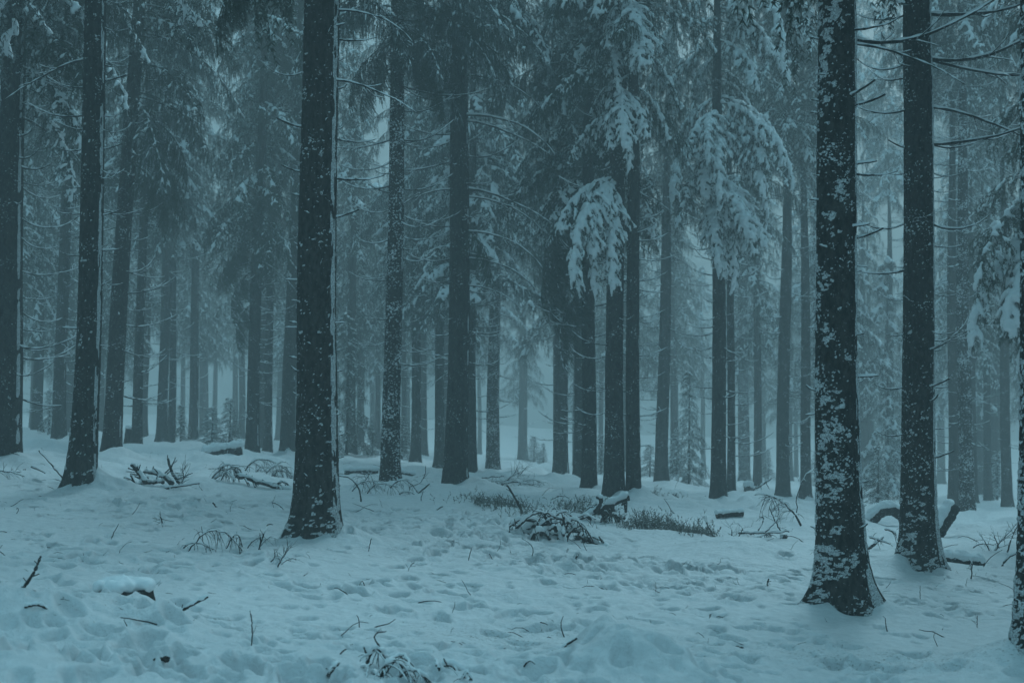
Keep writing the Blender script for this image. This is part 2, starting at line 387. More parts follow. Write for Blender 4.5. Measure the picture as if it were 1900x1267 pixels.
def hfull(x, y, fine=True):
    x = np.asarray(x, float); y = np.asarray(y, float)
    h = macro(x, y)
    for (mx, my, hh, rx, ry) in MOUNDS:
        m = (np.abs(x-mx) < rx*2.6) & (np.abs(y-my) < ry*2.6)
        if m.any():
            xx, yy = x[m], y[m]; h[m] += hh*np.exp(-((xx-mx)/rx)**2-((yy-my)/ry)**2)*(1+.25*fbm2(xx*3, yy*3, 71, 2))
    dist = np.hypot(x, y)
    tr, tk = trod_at(x, y), track_at(x, y)
    h = h+.05*fbm2(x*.9, y*.9, 21, 3)*sstep(3, 8, dist)*(1-.6*tk)
    h = h-.05*tk
    rough = sstep(16, 26, dist)*(1-sstep(60, 90, dist))     # uneven forest floor further in
    h = h+rough*.22*np.maximum(fbm2(x*.7+9, y*.7, 33, 3), -.2)
    h = h+rough*.15*np.maximum(fbm2(x*2.1+9, y*2.1, 34, 2), -.05)
    if fine:
        h = h+(.012+.035*tr)*fbm2(x*4.2, y*4.2, 41, 3)
        b = np.abs(fbm2(x*4.4+.35*fbm2(x*3, y*3, 8, 2), y*4.4, 51, 2))
        h = h+(.004+tr*.055)*(sstep(.0, .32, b)-.5)
        h = h+tk*.022*fbm2(x*2.2, y*13, 61, 3)
    for k, t in T.items():
        if t['lod'] > 1: continue
        m = (np.abs(x-t['x']) < 1.8) & (np.abs(y-t['y']) < 1.8)
        if not m.any(): continue
        xx, yy = x[m]-t['x'], y[m]-t['y']
        d = np.hypot(xx, yy); r0 = t['r']; a = np.arctan2(yy, xx); ph = t['seed']*1.7
        near = 1.0 if t['lod'] == 0 else .6
        if t['lod'] == 0:
            ba, bh = t['bank']; lob = .05+bh*np.clip(np.cos((a-R(ba))/1.0), 0, 1)**1.5+.05*np.cos(3*a+ph)
            for (ra, reach, wd) in t['roots']:                  # snow drapes over the roots
                dd = np.angle(np.exp(1j*(a-R(ra)))); lob = lob+.12*reach*np.exp(-(dd/(wd*.9))**2)
            front = 1-.4*np.exp(-(np.angle(np.exp(1j*(a+math.pi/2+.1)))/.45)**2)
            h[m] += lob*front*np.exp(-(np.maximum(d-r0*1.05, 0)/(.30+.45*np.clip(lob, 0, .5)))**1.15)
        else:
            lob = np.clip(.45+.6*np.cos(a-R(-10)-.3*np.sin(ph))+.25*np.cos(3*a+ph), .08, 1.2)
            h[m] += .15*lob*np.exp(-np.maximum(d-r0*1.0, 0)/(.16+.16*np.clip(lob, 0, 1)))
    return h
def gz(x, y): return float(hfull(np.array([x]), np.array([y]))[0])
def macro_z(x, y): return float(macro(np.array([x]), np.array([y]))[0])

def build_ground():
    dense = np.linspace(R(90-28), R(90+28), 690)
    sparse = np.linspace(R(90+28), R(450-28), 70)[1:-1]
    ang = np.concatenate([dense, sparse]); na = len(ang)
    rr = np.concatenate([np.linspace(.4, 6.3, 16)[:-1], np.exp(np.linspace(np.log(6.3), np.log(7.4), 20))[:-1], np.exp(np.linspace(np.log(7.4), np.log(19), 520))[:-1], np.exp(np.linspace(np.log(19), np.log(34), 110))[:-1], np.exp(np.linspace(np.log(34), np.log(245), 60))])
    nr = len(rr)
    A, RR = np.meshgrid(ang, rr)
    X, Y = RR*np.cos(A), RR*np.sin(A)
    Z = hfull(X, Y)
    rng = np.random.RandomState(12)
    prints = []
    def add_print(x, y, a, l, w, dep): prints.append((x, y, a, l, w, dep))
    # lines of footprints
    lines = [((220, 1060), (560, 1075), .55), ((560, 1085), (1010, 1180), .5), ((250, 960), (120, 1040), .5), ((320, 930), (450, 1000), .45), ((880, 960), (700, 1110), .5),
             ((900, 965), (1150, 1080), .45), ((1080, 1040), (1480, 1075), .5), ((1230, 1040), (1400, 1130), .5), ((1300, 1130), (1700, 1120), .5), ((1660, 1080), (1840, 1110), .45),
             ((640, 1200), (1000, 1240), .4), ((1320, 1230), (1560, 1215), .45), ((60, 940), (330, 960), .5), ((1000, 1000), (800, 1030), .4), ((30, 1070), (520, 1050), .5)]
    for (p, q, st) in lines:
        a, b = np.array(spot(*p)), np.array(spot(*q)); L = np.linalg.norm(b-a); n = int(L/st)+1
        d = (b-a)/L; nn = np.array([-d[1], d[0]]); dr = math.atan2(d[1], d[0])
        for i in range(n):
            c = a+d*(i*st+rng.normal(0, .06))+nn*((.11 if i % 2 else -.11)+rng.normal(0, .05))
            add_print(c[0], c[1], dr+rng.normal(0, .3), rng.uniform(.12, .17), rng.uniform(.06, .085), rng.uniform(.08, .14))
    # loose prints and pits
    for i in range(1900):
        px, py = rng.uniform(-150, 2050), rng.uniform(900, 1300)
        x, y = spot(px, py)
        t = float(trod_at(np.array([x]), np.array([y]))[0]); f = float(track_at(np.array([x]), np.array([y]))[0])
        if rng.rand() > .16+.9*t: continue
        s = rng.uniform(.5, 1.1)
        add_print(x, y, rng.uniform(0, 6.28), .14*s, .08*s, rng.uniform(.06, .13)*s)
    # drip pits under the branches
    for i in range(1500):
        r_ = 7.6+13*rng.rand()**1.6; th = R(90)+rng.uniform(-.42, .42); x, y = r_*math.cos(th), r_*math.sin(th)
        s = rng.uniform(.35, 1.0); add_print(x, y, rng.uniform(0, 6.28), .06*s, .045*s, rng.uniform(.03, .07)*s)
    for (x, y, a, l, w, dep) in prints:
        r = math.hypot(x, y); th = math.atan2(y, x); m = .35
        i0 = np.searchsorted(rr, r-m); i1 = np.searchsorted(rr, r+m)
        j0 = np.searchsorted(dense, th-m/r); j1 = np.searchsorted(dense, th+m/r)
        if i1 <= i0 or j1 <= j0: continue
        sx, sy = X[i0:i1, j0:j1]-x, Y[i0:i1, j0:j1]-y
        u = (sx*math.cos(a)+sy*math.sin(a))/l; v = (-sx*math.sin(a)+sy*math.cos(a))/w
        d = np.sqrt(u*u+v*v)+.18*(noise2(sx*18+x*9, sy*18+y*7, 5)-.5)
        Z[i0:i1, j0:j1] += -dep*(1-sstep(.70, .98, d))+dep*.30*np.exp(-((d-1.12)/.22)**2)
    nd = len(dense); Zd = Z[:, :nd].copy()                 # wind and thaw round every edge off
    for _ in range(3):
        Zs = Zd.copy(); Zs[1:-1, 1:-1] = (Zd[1:-1, 1:-1]*4+2*(Zd[2:, 1:-1]+Zd[:-2, 1:-1]+Zd[1:-1, 2:]+Zd[1:-1, :-2])+Zd[2:, 2:]+Zd[:-2, :-2]+Zd[2:, :-2]+Zd[:-2, 2:])/16
        w = (1-sstep(8.5, 15, rr))[:, None]; Zd = Zd*(1-w)+Zs*w
    Z[:, :nd] = Zd
    v = np.stack([X, Y, Z], -1).reshape(-1, 3)
    i = np.arange(nr-1)[:, None]*na; j = np.arange(na)[None]; k = (j+1) % na
    q = np.stack([i+j, i+na+j, i+na+k, i+k], -1).reshape(-1, 4)[:, ::-1]
    c = len(v); v = np.concatenate([v, [[0, 0, float(Z[0].mean())]]])
    t = np.stack([np.full(na, c), np.arange(na), (np.arange(na)+1) % na], -1)
    me = mesh_np('snow_ground', v, q, t, M_GROUND)
    lit = (track_at(X, Y)*.55+.25*trod_at(X, Y)+.25*fbm2(X*.8, Y*.8, 91, 3)+.12*sstep(15, 25, RR)).ravel()
    at = me.attributes.new('litter', 'FLOAT', 'POINT')
    at.data.foreach_set('value', np.concatenate([np.clip(lit, 0, 1), [0]]).astype(np.float32))
    return new_obj('snow_ground', me, kind='structure')
build_ground()

# ------------------------------------------------------------------ trunks
WIND = R(-27)                                     # the storm plastered this side of every trunk
def trunk_radius(z, r, H):
    zz = np.maximum(z, 0)
    return r*(1.02-.16*np.minimum(zz, 6)/6+.22*np.exp(-zz/.55))*np.where(zz > 6, np.maximum(1-(zz-6)/(H-6), .03), 1)*1.0

def build_trunk(t, H=17.0):
    lod, r, s = t['lod'], t['r'], t['seed']
    if lod == 0: seg, dz, zd = (140, .0085, z_at(-20, t['y'])) if s == 4 else (104, .0105, z_at(-20, t['y'])) if s in (3, 5) else (84, .016, z_at(-20, t['y']))
    elif lod == 1: seg, dz, zd = 26, .07, z_at(0, t['y'])
    else: seg, dz, zd = 16, .25, z_at(0, t['y'])
    zd = zd-t['z0']
    z = np.concatenate([np.arange(-.35, zd, dz), np.linspace(zd, H, 14)]); m = len(z)
    a = np.arange(seg)/seg*2*np.pi
    A, Z = np.meshgrid(a, z)
    rad = trunk_radius(Z, r, H)
    # root flare
    ph = s*1.7
    lob = np.maximum(0, np.cos(3*A+ph)*.6+np.cos(2*A-ph*.7)*.35+.25*np.cos(5*A+s))
    if lod == 0:
        for (ra, reach, wd) in t['roots']:
            dd = np.angle(np.exp(1j*(A-R(ra))))
            rad = rad+reach*np.exp(-(dd/wd)**2)*(np.exp(-np.maximum(Z+.04, 0)/.13)+.30*np.exp(-np.maximum(Z, 0)/.42))
        rad = rad+(.014*np.cos(7*A+ph)+.010*np.cos(11*A-ph)+.03*fbm3(np.cos(A)*3, np.sin(A)*3, Z*2, s+5, 2))*np.exp(-np.maximum(Z, 0)/.35)
    else:
        rad = rad+r*(.25+1.25*lob)*np.exp(-np.maximum(Z+.12, 0)/.17)*.7
    rad = rad*(1+.05*fbm3(np.cos(A)*1.2, np.sin(A)*1.2, Z*.7, s, 2))
    amp = .0055 if lod == 0 else .006
    if lod < 2: rad = rad+amp*fbm3(np.cos(A)*r*26, np.sin(A)*r*26, Z*17, s+3, 3)
    slope = (t['xt']-t['x'])/max(z_at(0, t['y'])-t['z0'], 1)
    axx = slope*Z+.03*np.sin(Z*.55+s)*np.clip(Z, 0, 2)/2*min(1, r/.2)
    axy = .02*np.sin(Z*.5+s*2)*np.clip(Z, 0, 2)/2
    X, Y = axx+rad*np.cos(A), axy+rad*np.sin(A)
    v = np.stack([X, Y, Z], -1)
    i = np.arange(m-1)[:, None]*seg; j = np.arange(seg)[None]; k = (j+1) % seg
    q = np.stack([i+j, i+k, i+seg+k, i+seg+j], -1).reshape(-1, 4)
    me = mesh_np('trunk', v.reshape(-1, 3), q, None, M_BARK[t['bark']])
    t['axis'] = lambda zz: (slope*zz+.03*math.sin(zz*.55+s)*min(max(zz, 0), 2)/2*min(1, r/.2), .02*math.sin(zz*.5+s*2)*min(max(zz, 0), 2)/2)
    t['rad_at'] = lambda zz: float(trunk_radius(np.array([zz]), r, H)[0])
    crust = None
    if lod < 2:
        # snow stuck to the bark: a plastered strip on the storm side and clots elsewhere
        cosw = np.cos(A-WIND)
        ed = .16*fbm3(np.cos(A)*2, np.sin(A)*2, Z*3, s+20, 3)
        st = t.get('stripe', 1.0 if lod == 0 else .7)
        strip = sstep(.972-.06*(st-1), .992-.06*(st-1), cosw+ed*.07)*sstep(-.3, .15, fbm3(np.cos(A)*6, np.sin(A)*6, Z*7, s+22, 3)+.35*(st-1))
        th = strip*(.006+.008*noise3(np.cos(A)*3, np.sin(A)*3, Z*6, s+30))*st
        if lod == 0:
            f = .6*fbm3(np.cos(A)*r*48, np.sin(A)*r*48, Z*72, s+40, 3)+.6*fbm3(np.cos(A)*r*15, np.sin(A)*r*15, Z*26, s+44, 2)
            big = fbm3(np.cos(A)*r*6, np.sin(A)*r*6, Z*4.5, s+41, 3)
            win = t.get('win')
            side = .5 if win is None else sstep(-.25, .75, np.cos(A-win-1.1))
            dens = t['fleck']*side*(.52+1.9*big)*np.clip(1.15-Z*t.get('fade', 0), .1, 1.2)
            low = np.exp(-np.maximum(Z-.08, 0)/.38)*t.get('low', .4)*(.75+.8*big)
            dens = dens+low+.7*np.exp(-np.maximum(Z-.05, 0)/.07)*(.6+big)
            thr = .53-.62*np.clip(dens, 0, .85)
            g = sstep(thr, thr+.12, f)
            th = np.maximum(th, g*(.008+.012*np.clip(f, 0, 1)))
        th = th*(Z < zd)
        nrm = np.stack([np.cos(A), np.sin(A), 0*A], -1)
        vv = v+nrm*(th-.003)[..., None]
        vv[..., 2] += th*.25
        on = th > .0032
        any4 = (on.ravel()[q]).any(1)
        qq = q[any4]
        if len(qq):
            used = np.unique(qq); mp = np.zeros(v.shape[0]*v.shape[1], int); mp[used] = np.arange(len(used))
            crust = mesh_np('bark_snow', vv.reshape(-1, 3)[used], mp[qq], None, M_CRUST)
    return me, crust

# ------------------------------------------------------------------ boughs
def grow(p, d, L, n, g, rng, wob=.0):
    pts = [np.array(p, float)]; d = np.array(d, float); d /= np.linalg.norm(d)
    for i in range(n):
        d = d+np.array([rng.normal(0, wob), rng.normal(0, wob), -g/n+rng.normal(0, wob)]); d /= np.linalg.norm(d)
        pts.append(pts[-1]+d*L/n)
    return np.array(pts)

def needles(geo, pts, rng, step, ln, wd, k):
    seg = np.linalg.norm(np.diff(pts, axis=0), axis=1); cum = np.concatenate([[0], np.cumsum(seg)]); L = cum[-1]
    n = max(2, int(L/step)); s = (np.arange(n)+rng.rand(n))/n*L
    s = np.repeat(s, k); m = len(s)
    P = np.stack([np.interp(s, cum, pts[:, c]) for c in range(3)], -1)
    ii = np.clip(np.searchsorted(cum, s)-1, 0, len(seg)-1)
    tan = (pts[1:]-pts[:-1])[ii]; tan = tan/(np.linalg.norm(tan, axis=1, keepdims=True)+1e-9)
    rv = rng.normal(size=(m, 3)); pr = rv-tan*(rv*tan).sum(1, keepdims=True); pr /= np.linalg.norm(pr, axis=1, keepdims=True)+1e-9
    d = tan*rng.uniform(.45, 1.0, (m, 1))+pr*.62; d /= np.linalg.norm(d, axis=1, keepdims=True)
    sd_ = np.cross(d, rng.normal(size=(m, 3))); sd_ /= np.linalg.norm(sd_, axis=1, keepdims=True)+1e-9
    l = ln*rng.uniform(.7, 1.2, (m, 1)); w = wd*rng.uniform(.7, 1.2, (m, 1))
    v = np.stack([P-sd_*w*.5, P+sd_*w*.5, P+d*l], 1).reshape(-1, 3)
    geo.add(v, None, np.arange(m*3).reshape(-1, 3))

ICO = None
def ico():
    global ICO
    if ICO is None:
        import bmesh
        bm = bmesh.new(); bmesh.ops.create_icosphere(bm, subdivisions=1, radius=1)
        bm.verts.ensure_lookup_table(); bm.verts.index_update()
        ICO = (np.array([v.co[:] for v in bm.verts]), np.array([[v.index for v in f.verts] for f in bm.faces])); bm.free()
    return ICO
def beads_mesh(name, c, r, voxel, mat, lump=.35, seed=0, iters=2):
    """snow: overlapping clumps melted into one skin"""
    iv, it = ico(); c = np.asarray(c); r = np.asarray(r)
    if r.ndim == 1: r = np.stack([r, r, r*.85], -1)
    v = (c[:, None]+iv[None]*r[:, None]).reshape(-1, 3)
    t = (it[None]+(np.arange(len(c))*len(iv))[:, None, None]).reshape(-1, 3)
    me = mesh_np('tmp', v, None, t)
    o = bpy.data.objects.new('tmp', me); COL.objects.link(o)
    md = o.modifiers.new('r', 'REMESH'); md.mode = 'VOXEL'; md.voxel_size = voxel
    dg = bpy.context.evaluated_depsgraph_get()
    out = bpy.data.meshes.new_from_object(o.evaluated_get(dg), depsgraph=dg)
    bpy.data.objects.remove(o); bpy.data.meshes.remove(me)
    n = len(out.vertices); co = np.zeros(n*3, np.float32); out.vertices.foreach_get('co', co); co = co.reshape(-1, 3).astype(float)
    e = np.zeros(len(out.edges)*2, np.int32); out.edges.foreach_get('vertices', e); e = e.reshape(-1, 2)
    for _ in range(iters):
        acc = np.zeros_like(co); cnt = np.zeros(n)
        np.add.at(acc, e[:, 0], co[e[:, 1]]); np.add.at(acc, e[:, 1], co[e[:, 0]]); np.add.at(cnt, e[:, 0], 1); np.add.at(cnt, e[:, 1], 1)
        co = .45*co+.55*acc/np.maximum(cnt, 1)[:, None]
    nr = np.zeros(n*3, np.float32); out.vertices.foreach_get('normal', nr); nr = nr.reshape(-1, 3)
    s = .35/voxel
    co = co+nr*(lump*voxel*fbm3(co[:, 0]*s, co[:, 1]*s, co[:, 2]*s, seed+9, 2))[:, None]
    out.vertices.foreach_set('co', co.astype(np.float32).ravel()); out.update()
    out.polygons.foreach_set('use_smooth', np.ones(len(out.polygons), bool))
    out.materials.clear(); out.materials.append(mat); out.name = name
    return out

def bough_curves(seed, L, d0, d1, spread, secL, nsec, tertL, hang, tstep, g2):
    rng = np.random.RandomState(seed)
    n = 14; pts = [np.zeros(3)]; wy = 0
    for i in range(n):
        a = d0+(d1-d0)*(i/(n-1)); wy += rng.normal(0, .05)
        pts.append(pts[-1]+np.array([math.cos(a), wy*.5, -math.sin(a)])*L/n)
    main = np.array(pts); secs = []; terts = []
    for i in range(nsec):
        t = .10+.9*(i+rng.rand()*.6)/nsec; f = min(t, .999)*n; k = int(f)
        p = main[k]+(main[k+1]-main[k])*(f-k); tan = main[k+1]-main[k]; tan /= np.linalg.norm(tan)
        sd = 1 if i % 2 else -1
        lat = np.cross(tan, [0, 0, 1.]); lat /= np.linalg.norm(lat)+1e-9
        an = spread*rng.uniform(.4, 1.4)
        l = secL*(1-t)**.55*(.45+.55*min(1, t/.3))*rng.uniform(.4, 1.3)+.06
        d = tan*math.cos(an)+sd*lat*math.sin(an)+np.array([0, 0, rng.normal(-.05, .22)])
        sp = grow(p, d, l, 6, g2*rng.uniform(.6, 1.3), rng, .05); secs.append(sp)
        nt_ = int(l/tstep)
        for j in range(nt_):
            u = (j+.6+rng.rand()*.5)/max(nt_, 1); u = min(u, .98); ff = u*6; kk = int(ff)
            q = sp[kk]+(sp[kk+1]-sp[kk])*(ff-kk); tt = sp[kk+1]-sp[kk]; tt /= np.linalg.norm(tt)
            s2 = 1 if j % 2 else -1
            pl = np.cross(tt, [0, 0, 1.]); pl /= np.linalg.norm(pl)+1e-9
            dd = tt*.7+s2*pl*.6+np.array([0, 0, -hang])
            terts.append(grow(q, dd, tertL*rng.uniform(.45, 1.1)*(1-.4*u), 3, hang*.7, rng, .06))
    return main, secs, terts, rng

def make_bough(name, seed, snow, rime=False, lodf=1.0, **kw):
    main, secs, terts, rng = bough_curves(seed, **kw)
    g = Geo()
    tube(g, main, np.linspace(.016, .004, len(main)), 5)
    for s in secs: tube(g, s, np.linspace(.006, .002, len(s)), 3, cap=False)
    if lodf >= 1:
        for s in secs: needles(g, s, rng, .014, .036, .0085, 3)
        for s in terts: needles(g, s, rng, .013, .034, .0085, 3)
    wood = g.mesh(name, M_RIME if rime else M_NEEDLE, False)
    c, r = [], []
    rs = np.random.RandomState(seed+50)
    def beads(pts, step, rad, p):
        seg = np.linalg.norm(np.diff(pts, axis=0), axis=1); cum = np.concatenate([[0], np.cumsum(seg)]); n = max(2, int(cum[-1]/step))
        ph = rs.uniform(0, 6)
        for x in np.linspace(0, cum[-1], n):
            q = np.array([np.interp(x, cum, pts[:, k]) for k in range(3)])
            ld = .5+.5*math.sin(x*23+ph)+rs.normal(0, .15)
            if ld < 1-p: continue
            rr = rad*(.40+.85*ld)*(1-.30*x/cum[-1]); c.append(q+[0, 0, rr*.55]); r.append(rr)
    beads(main, .022, .034*snow, .5+.5*snow)
    for s in secs:
        if rs.rand() < .25+.75*snow: beads(s, .02, .034*snow*rs.uniform(.6, 1.3), .35+.62*snow)
    for s in terts:
        if rs.rand() < .62*snow-.02: beads(s[:4], .018, .0185*snow*rs.uniform(.7, 1.25), .3+.7*snow)
    sm = beads_mesh(name+'_snow', c, r, .0135, M_SNOW, .9, seed, 1) if c else None
    return wood, sm

BOUGH = {}
cloak = dict(L=1.75, d0=R(4), d1=R(74), spread=R(58), secL=.52, nsec=46, tertL=.16, hang=.9, tstep=.05, g2=1.5)
BOUGH['cloak0'] = make_bough('snowy_bough', 101, 1.0, **cloak)
BOUGH['cloak1'] = make_bough('snowy_bough', 102, .95, **{**cloak, 'L': 2.1, 'd0': R(12), 'd1': R(82), 'secL': .50})
BOUGH['cloak2'] = make_bough('snowy_bough', 103, .85, **{**cloak, 'L': 1.5, 'd1': R(66), 'secL': .62})
curtain = dict(L=2.2, d0=R(-6), d1=R(48), spread=R(62), secL=.66, nsec=34, tertL=.40, hang=1.6, tstep=.07, g2=1.1)
BOUGH['dark0'] = make_bough('dark_bough', 111, .42, **curtain)
BOUGH['dark1'] = make_bough('dark_bough', 112, .55, rime=True, **{**curtain, 'L': 2.5, 'd0': R(5), 'd1': R(62), 'tertL': .34})
BOUGH['dark2'] = make_bough('dark_bough', 113, .34, **{**curtain, 'L': 1.8, 'd1': R(70), 'tertL': .5})
mixed = dict(L=2.0, d0=R(0), d1=R(60), spread=R(60), secL=.58, nsec=40, tertL=.27, hang=.95, tstep=.055, g2=.9)
BOUGH['mixed0'] = make_bough('bough', 121, .75, **mixed)
BOUGH['mixed1'] = make_bough('bough', 122, .65, rime=True, **{**mixed, 'L': 2.3, 'd1': R(70)})

def put_bough(tree, t, kind, z, az, scale, tilt=0.0, roll=0.0):
    wood, sm = BOUGH[kind]; ax, ay = t['axis'](z)
    b = new_obj('bough', wood, tree, (ax, ay, z), (roll, tilt, az), scale)
    if sm: new_obj('snow', sm, b, kind='stuff')
    return b

# crowns that stand so high or so far back that they read as one mass
def make_crown(seed, snow, rime):
    rng = np.random.RandomState(seed); g = Geo(); C, Rr = [], []
    Hc = 11.0; z = 0
    while z < Hc-.2:
        f = 1-z/Hc; n = 5 if z < 7 else 4
        for k in range(n):
            az = rng.uniform(0, 6.28); L = (.35+1.95*f**.8)*rng.uniform(.75, 1.15)
            main, secs, _, _ = bough_curves(rng.randint(9999), L, R(rng.uniform(-10, 8)), R(rng.uniform(40, 75)), R(62), .55*f+.12, max(7, int(16*f)), .1, .5, 9, 1.5)
            ca, sa = math.cos(az), math.sin(az); rot = np.array([[ca, -sa, 0], [sa, ca, 0], [0, 0, 1]]); off = np.array([0, 0, z+rng.uniform(0, .3)])
            rn = np.random.RandomState(rng.randint(9999))
            for s in [main]+secs:
                s2 = s@rot.T+off
                needles(g, s2, rn, .038, .075, .018, 3)
                # hanging sprays
                for q in s2[2::2]:
                    if rn.rand() < .75: needles(g, np.array([q, q+[rn.normal(0, .05), rn.normal(0, .05), -rn.uniform(.10, .48)]]), rn, .042, .07, .017, 3)
                if rn.rand() < .35+.5*snow:
                    for x in np.linspace(.15, .95, max(2, int(6*len(s2)/7))):
                        i = x*(len(s2)-1); k0 = int(i); p = s2[k0]+(s2[min(k0+1, len(s2)-1)]-s2[k0])*(i-k0)
                        C.append(p+[0, 0, .03]); Rr.append(rn.uniform(.03, .065)*snow)
        z += .42
    me = g.mesh('crown', M_RIME if rime else M_NEEDLE, False)
    sm = beads_mesh('crown_snow', C, np.array(Rr), .047, M_SNOW, .4, seed, 1)
    return me, sm
CROWN = [make_crown(201, .8, False), make_crown(202, 1.0, True), make_crown(203, .9, False)]

# ------------------------------------------------------------------ dead branches, sticks and twigs
def make_branch(name, seed, L, r0, r1, pitch, curve, forks=0, forkL=.4, wob=.06, snow=1.0, sub=0, droop=0.0, n=12, sides=6, fup=.3):
    """a bare branch along +X: pitch = first rise, curve = bend upwards (+) or downwards (-) over its length"""
    rng = np.random.RandomState(seed); g = Geo(); s = Geo()
    def line(p, az, el, L, curve, n):
        pts = [np.array(p, float)]
        for i in range(n):
            e = el+curve*(i+.5)/n; az += rng.normal(0, wob); el += rng.normal(0, wob*.6)
            pts.append(pts[-1]+np.array([math.cos(e)*math.cos(az), math.cos(e)*math.sin(az), math.sin(e)])*L/n)
        return np.array(pts)
    def put(pts, ra, rb, nn):
        rad = np.linspace(ra, rb, len(pts))*(1+.12*rng.normal(size=len(pts)))
        tube(g, pts, rad, nn)
        if snow > 0:
            tn = np.gradient(pts, axis=0); tn /= np.linalg.norm(tn, axis=1, keepdims=True)+1e-9
            hz = np.sqrt(np.clip(1-tn[:, 2]**2, 0, 1)); lo = np.clip((hz-.35)/.4, 0, 1)
            w = (rad*.85+.0045*snow)*lo*np.clip(.8+.35*rng.normal(size=len(pts)), .15, 1.3); w[-1] *= .4
            up = pts+np.array([0, 0, 1.])*(rad*.65+w*.35)[:, None]
            tube(s, up, np.maximum(w, .0008), nn)
    main = line((0, 0, 0), 0, pitch, L, curve, n); put(main, r0, r1, sides)
    for i in range(forks):
        t = rng.uniform(.25, .92); k = int(t*n); p = main[k]; d = main[min(k+1, n)]-main[k]
        a0 = math.atan2(d[1], d[0]); e0 = math.asin(np.clip(d[2]/(np.linalg.norm(d)+1e-9), -1, 1))
        sd = rng.choice([-1, 1]); fl = forkL*L*rng.uniform(.4, 1.1)*(1.15-t)
        rr = (r0+(r1-r0)*t)*.6
        f = line(p, a0+sd*rng.uniform(.5, 1.2), e0+rng.uniform(-.2, fup)-droop*.3, fl, rng.uniform(-.3, .6)-droop, 7); put(f, rr, r1*.6, max(3, sides-2))
        for j in range(sub):
            q = f[rng.randint(2, 7)]
            h = line(q, a0+sd*rng.uniform(.2, 1.6), e0+rng.uniform(-.4, .4)-droop*.5, fl*.5, -droop+rng.uniform(-.2, .5), 5); put(h, rr*.55, r1*.5, 3)
    wm = g.mesh(name, M_WOOD); sm = s.mesh(name+'_snow', M_SNOW) if snow > 0 else None
    return wm, sm

BR = {}
for i in range(4): BR['stub%d' % i] = make_branch('branch', 300+i, [.10, .15, .2, .12][i], .0085, .006, R(8), R([10, -8, 25, 40][i]), snow=.9, n=4)
for i in range(6): BR['mid%d' % i] = make_branch('branch', 310+i, [.45, .6, .75, .5, .85, .65][i], .012, .005, R([-22, -15, -28, -8, -20, -30][i]), R([45, 40, 75, 30, 55, 85][i]), forks=[0, 1, 1, 0, 2, 1][i], snow=.85)
for i in range(5): BR['long%d' % i] = make_branch('branch', 320+i, [1.4, 1.8, 2.2, 1.6, 2.0][i], .018, .006, R([-12, -4, -18, -10, -2][i]), R([35, -45, 40, -30, 60][i]), forks=[3, 3, 4, 4, 4][i], forkL=.35, sub=1, snow=.9, n=18)
for i in range(4): BR['fine%d' % i] = make_branch('branch', 330+i, [.8, 1.0, 1.2, .9][i], .011, .0045, R([-25, -20, -30, -10][i]), R([70, 60, 80, 45][i]), forks=[3, 3, 4, 3][i], forkL=.45, sub=1, snow=.95)
def put_branch(tree, t, kind, z, az, scale=1.0, tilt=0.0):
    wm, sm = BR[kind]; ax, ay = t['axis'](z); rr = t['rad_at'](z)-.015
    b = new_obj('branch', wm, tree, (ax+math.cos(az)*rr, ay+math.sin(az)*rr, z), (0, tilt, az), scale)
    if sm: new_obj('snow', sm, b)
    return b

# ------------------------------------------------------------------ raise the trees
TREE = {}
def raise_tree(key):
    t = T[key]; t['z0'] = macro_z(t['x'], t['y'])
    for (mx, my, hh, rx, ry) in MOUNDS:
        t['z0'] += hh*math.exp(-(((t['x']-mx)/rx)**2+((t['y']-my)/ry)**2))
    me, crust = build_trunk(t)
    g = 'trees standing in the mist' if t['lod'] == 2 else None
    tree = thing('spruce_tree', (t['x'], t['y'], t['z0']), t['label'], 'tree')
    new_obj('trunk', me, tree)
    if crust: new_obj('bark_snow', crust, tree, kind='stuff')
    TREE[key] = tree
    return tree, t

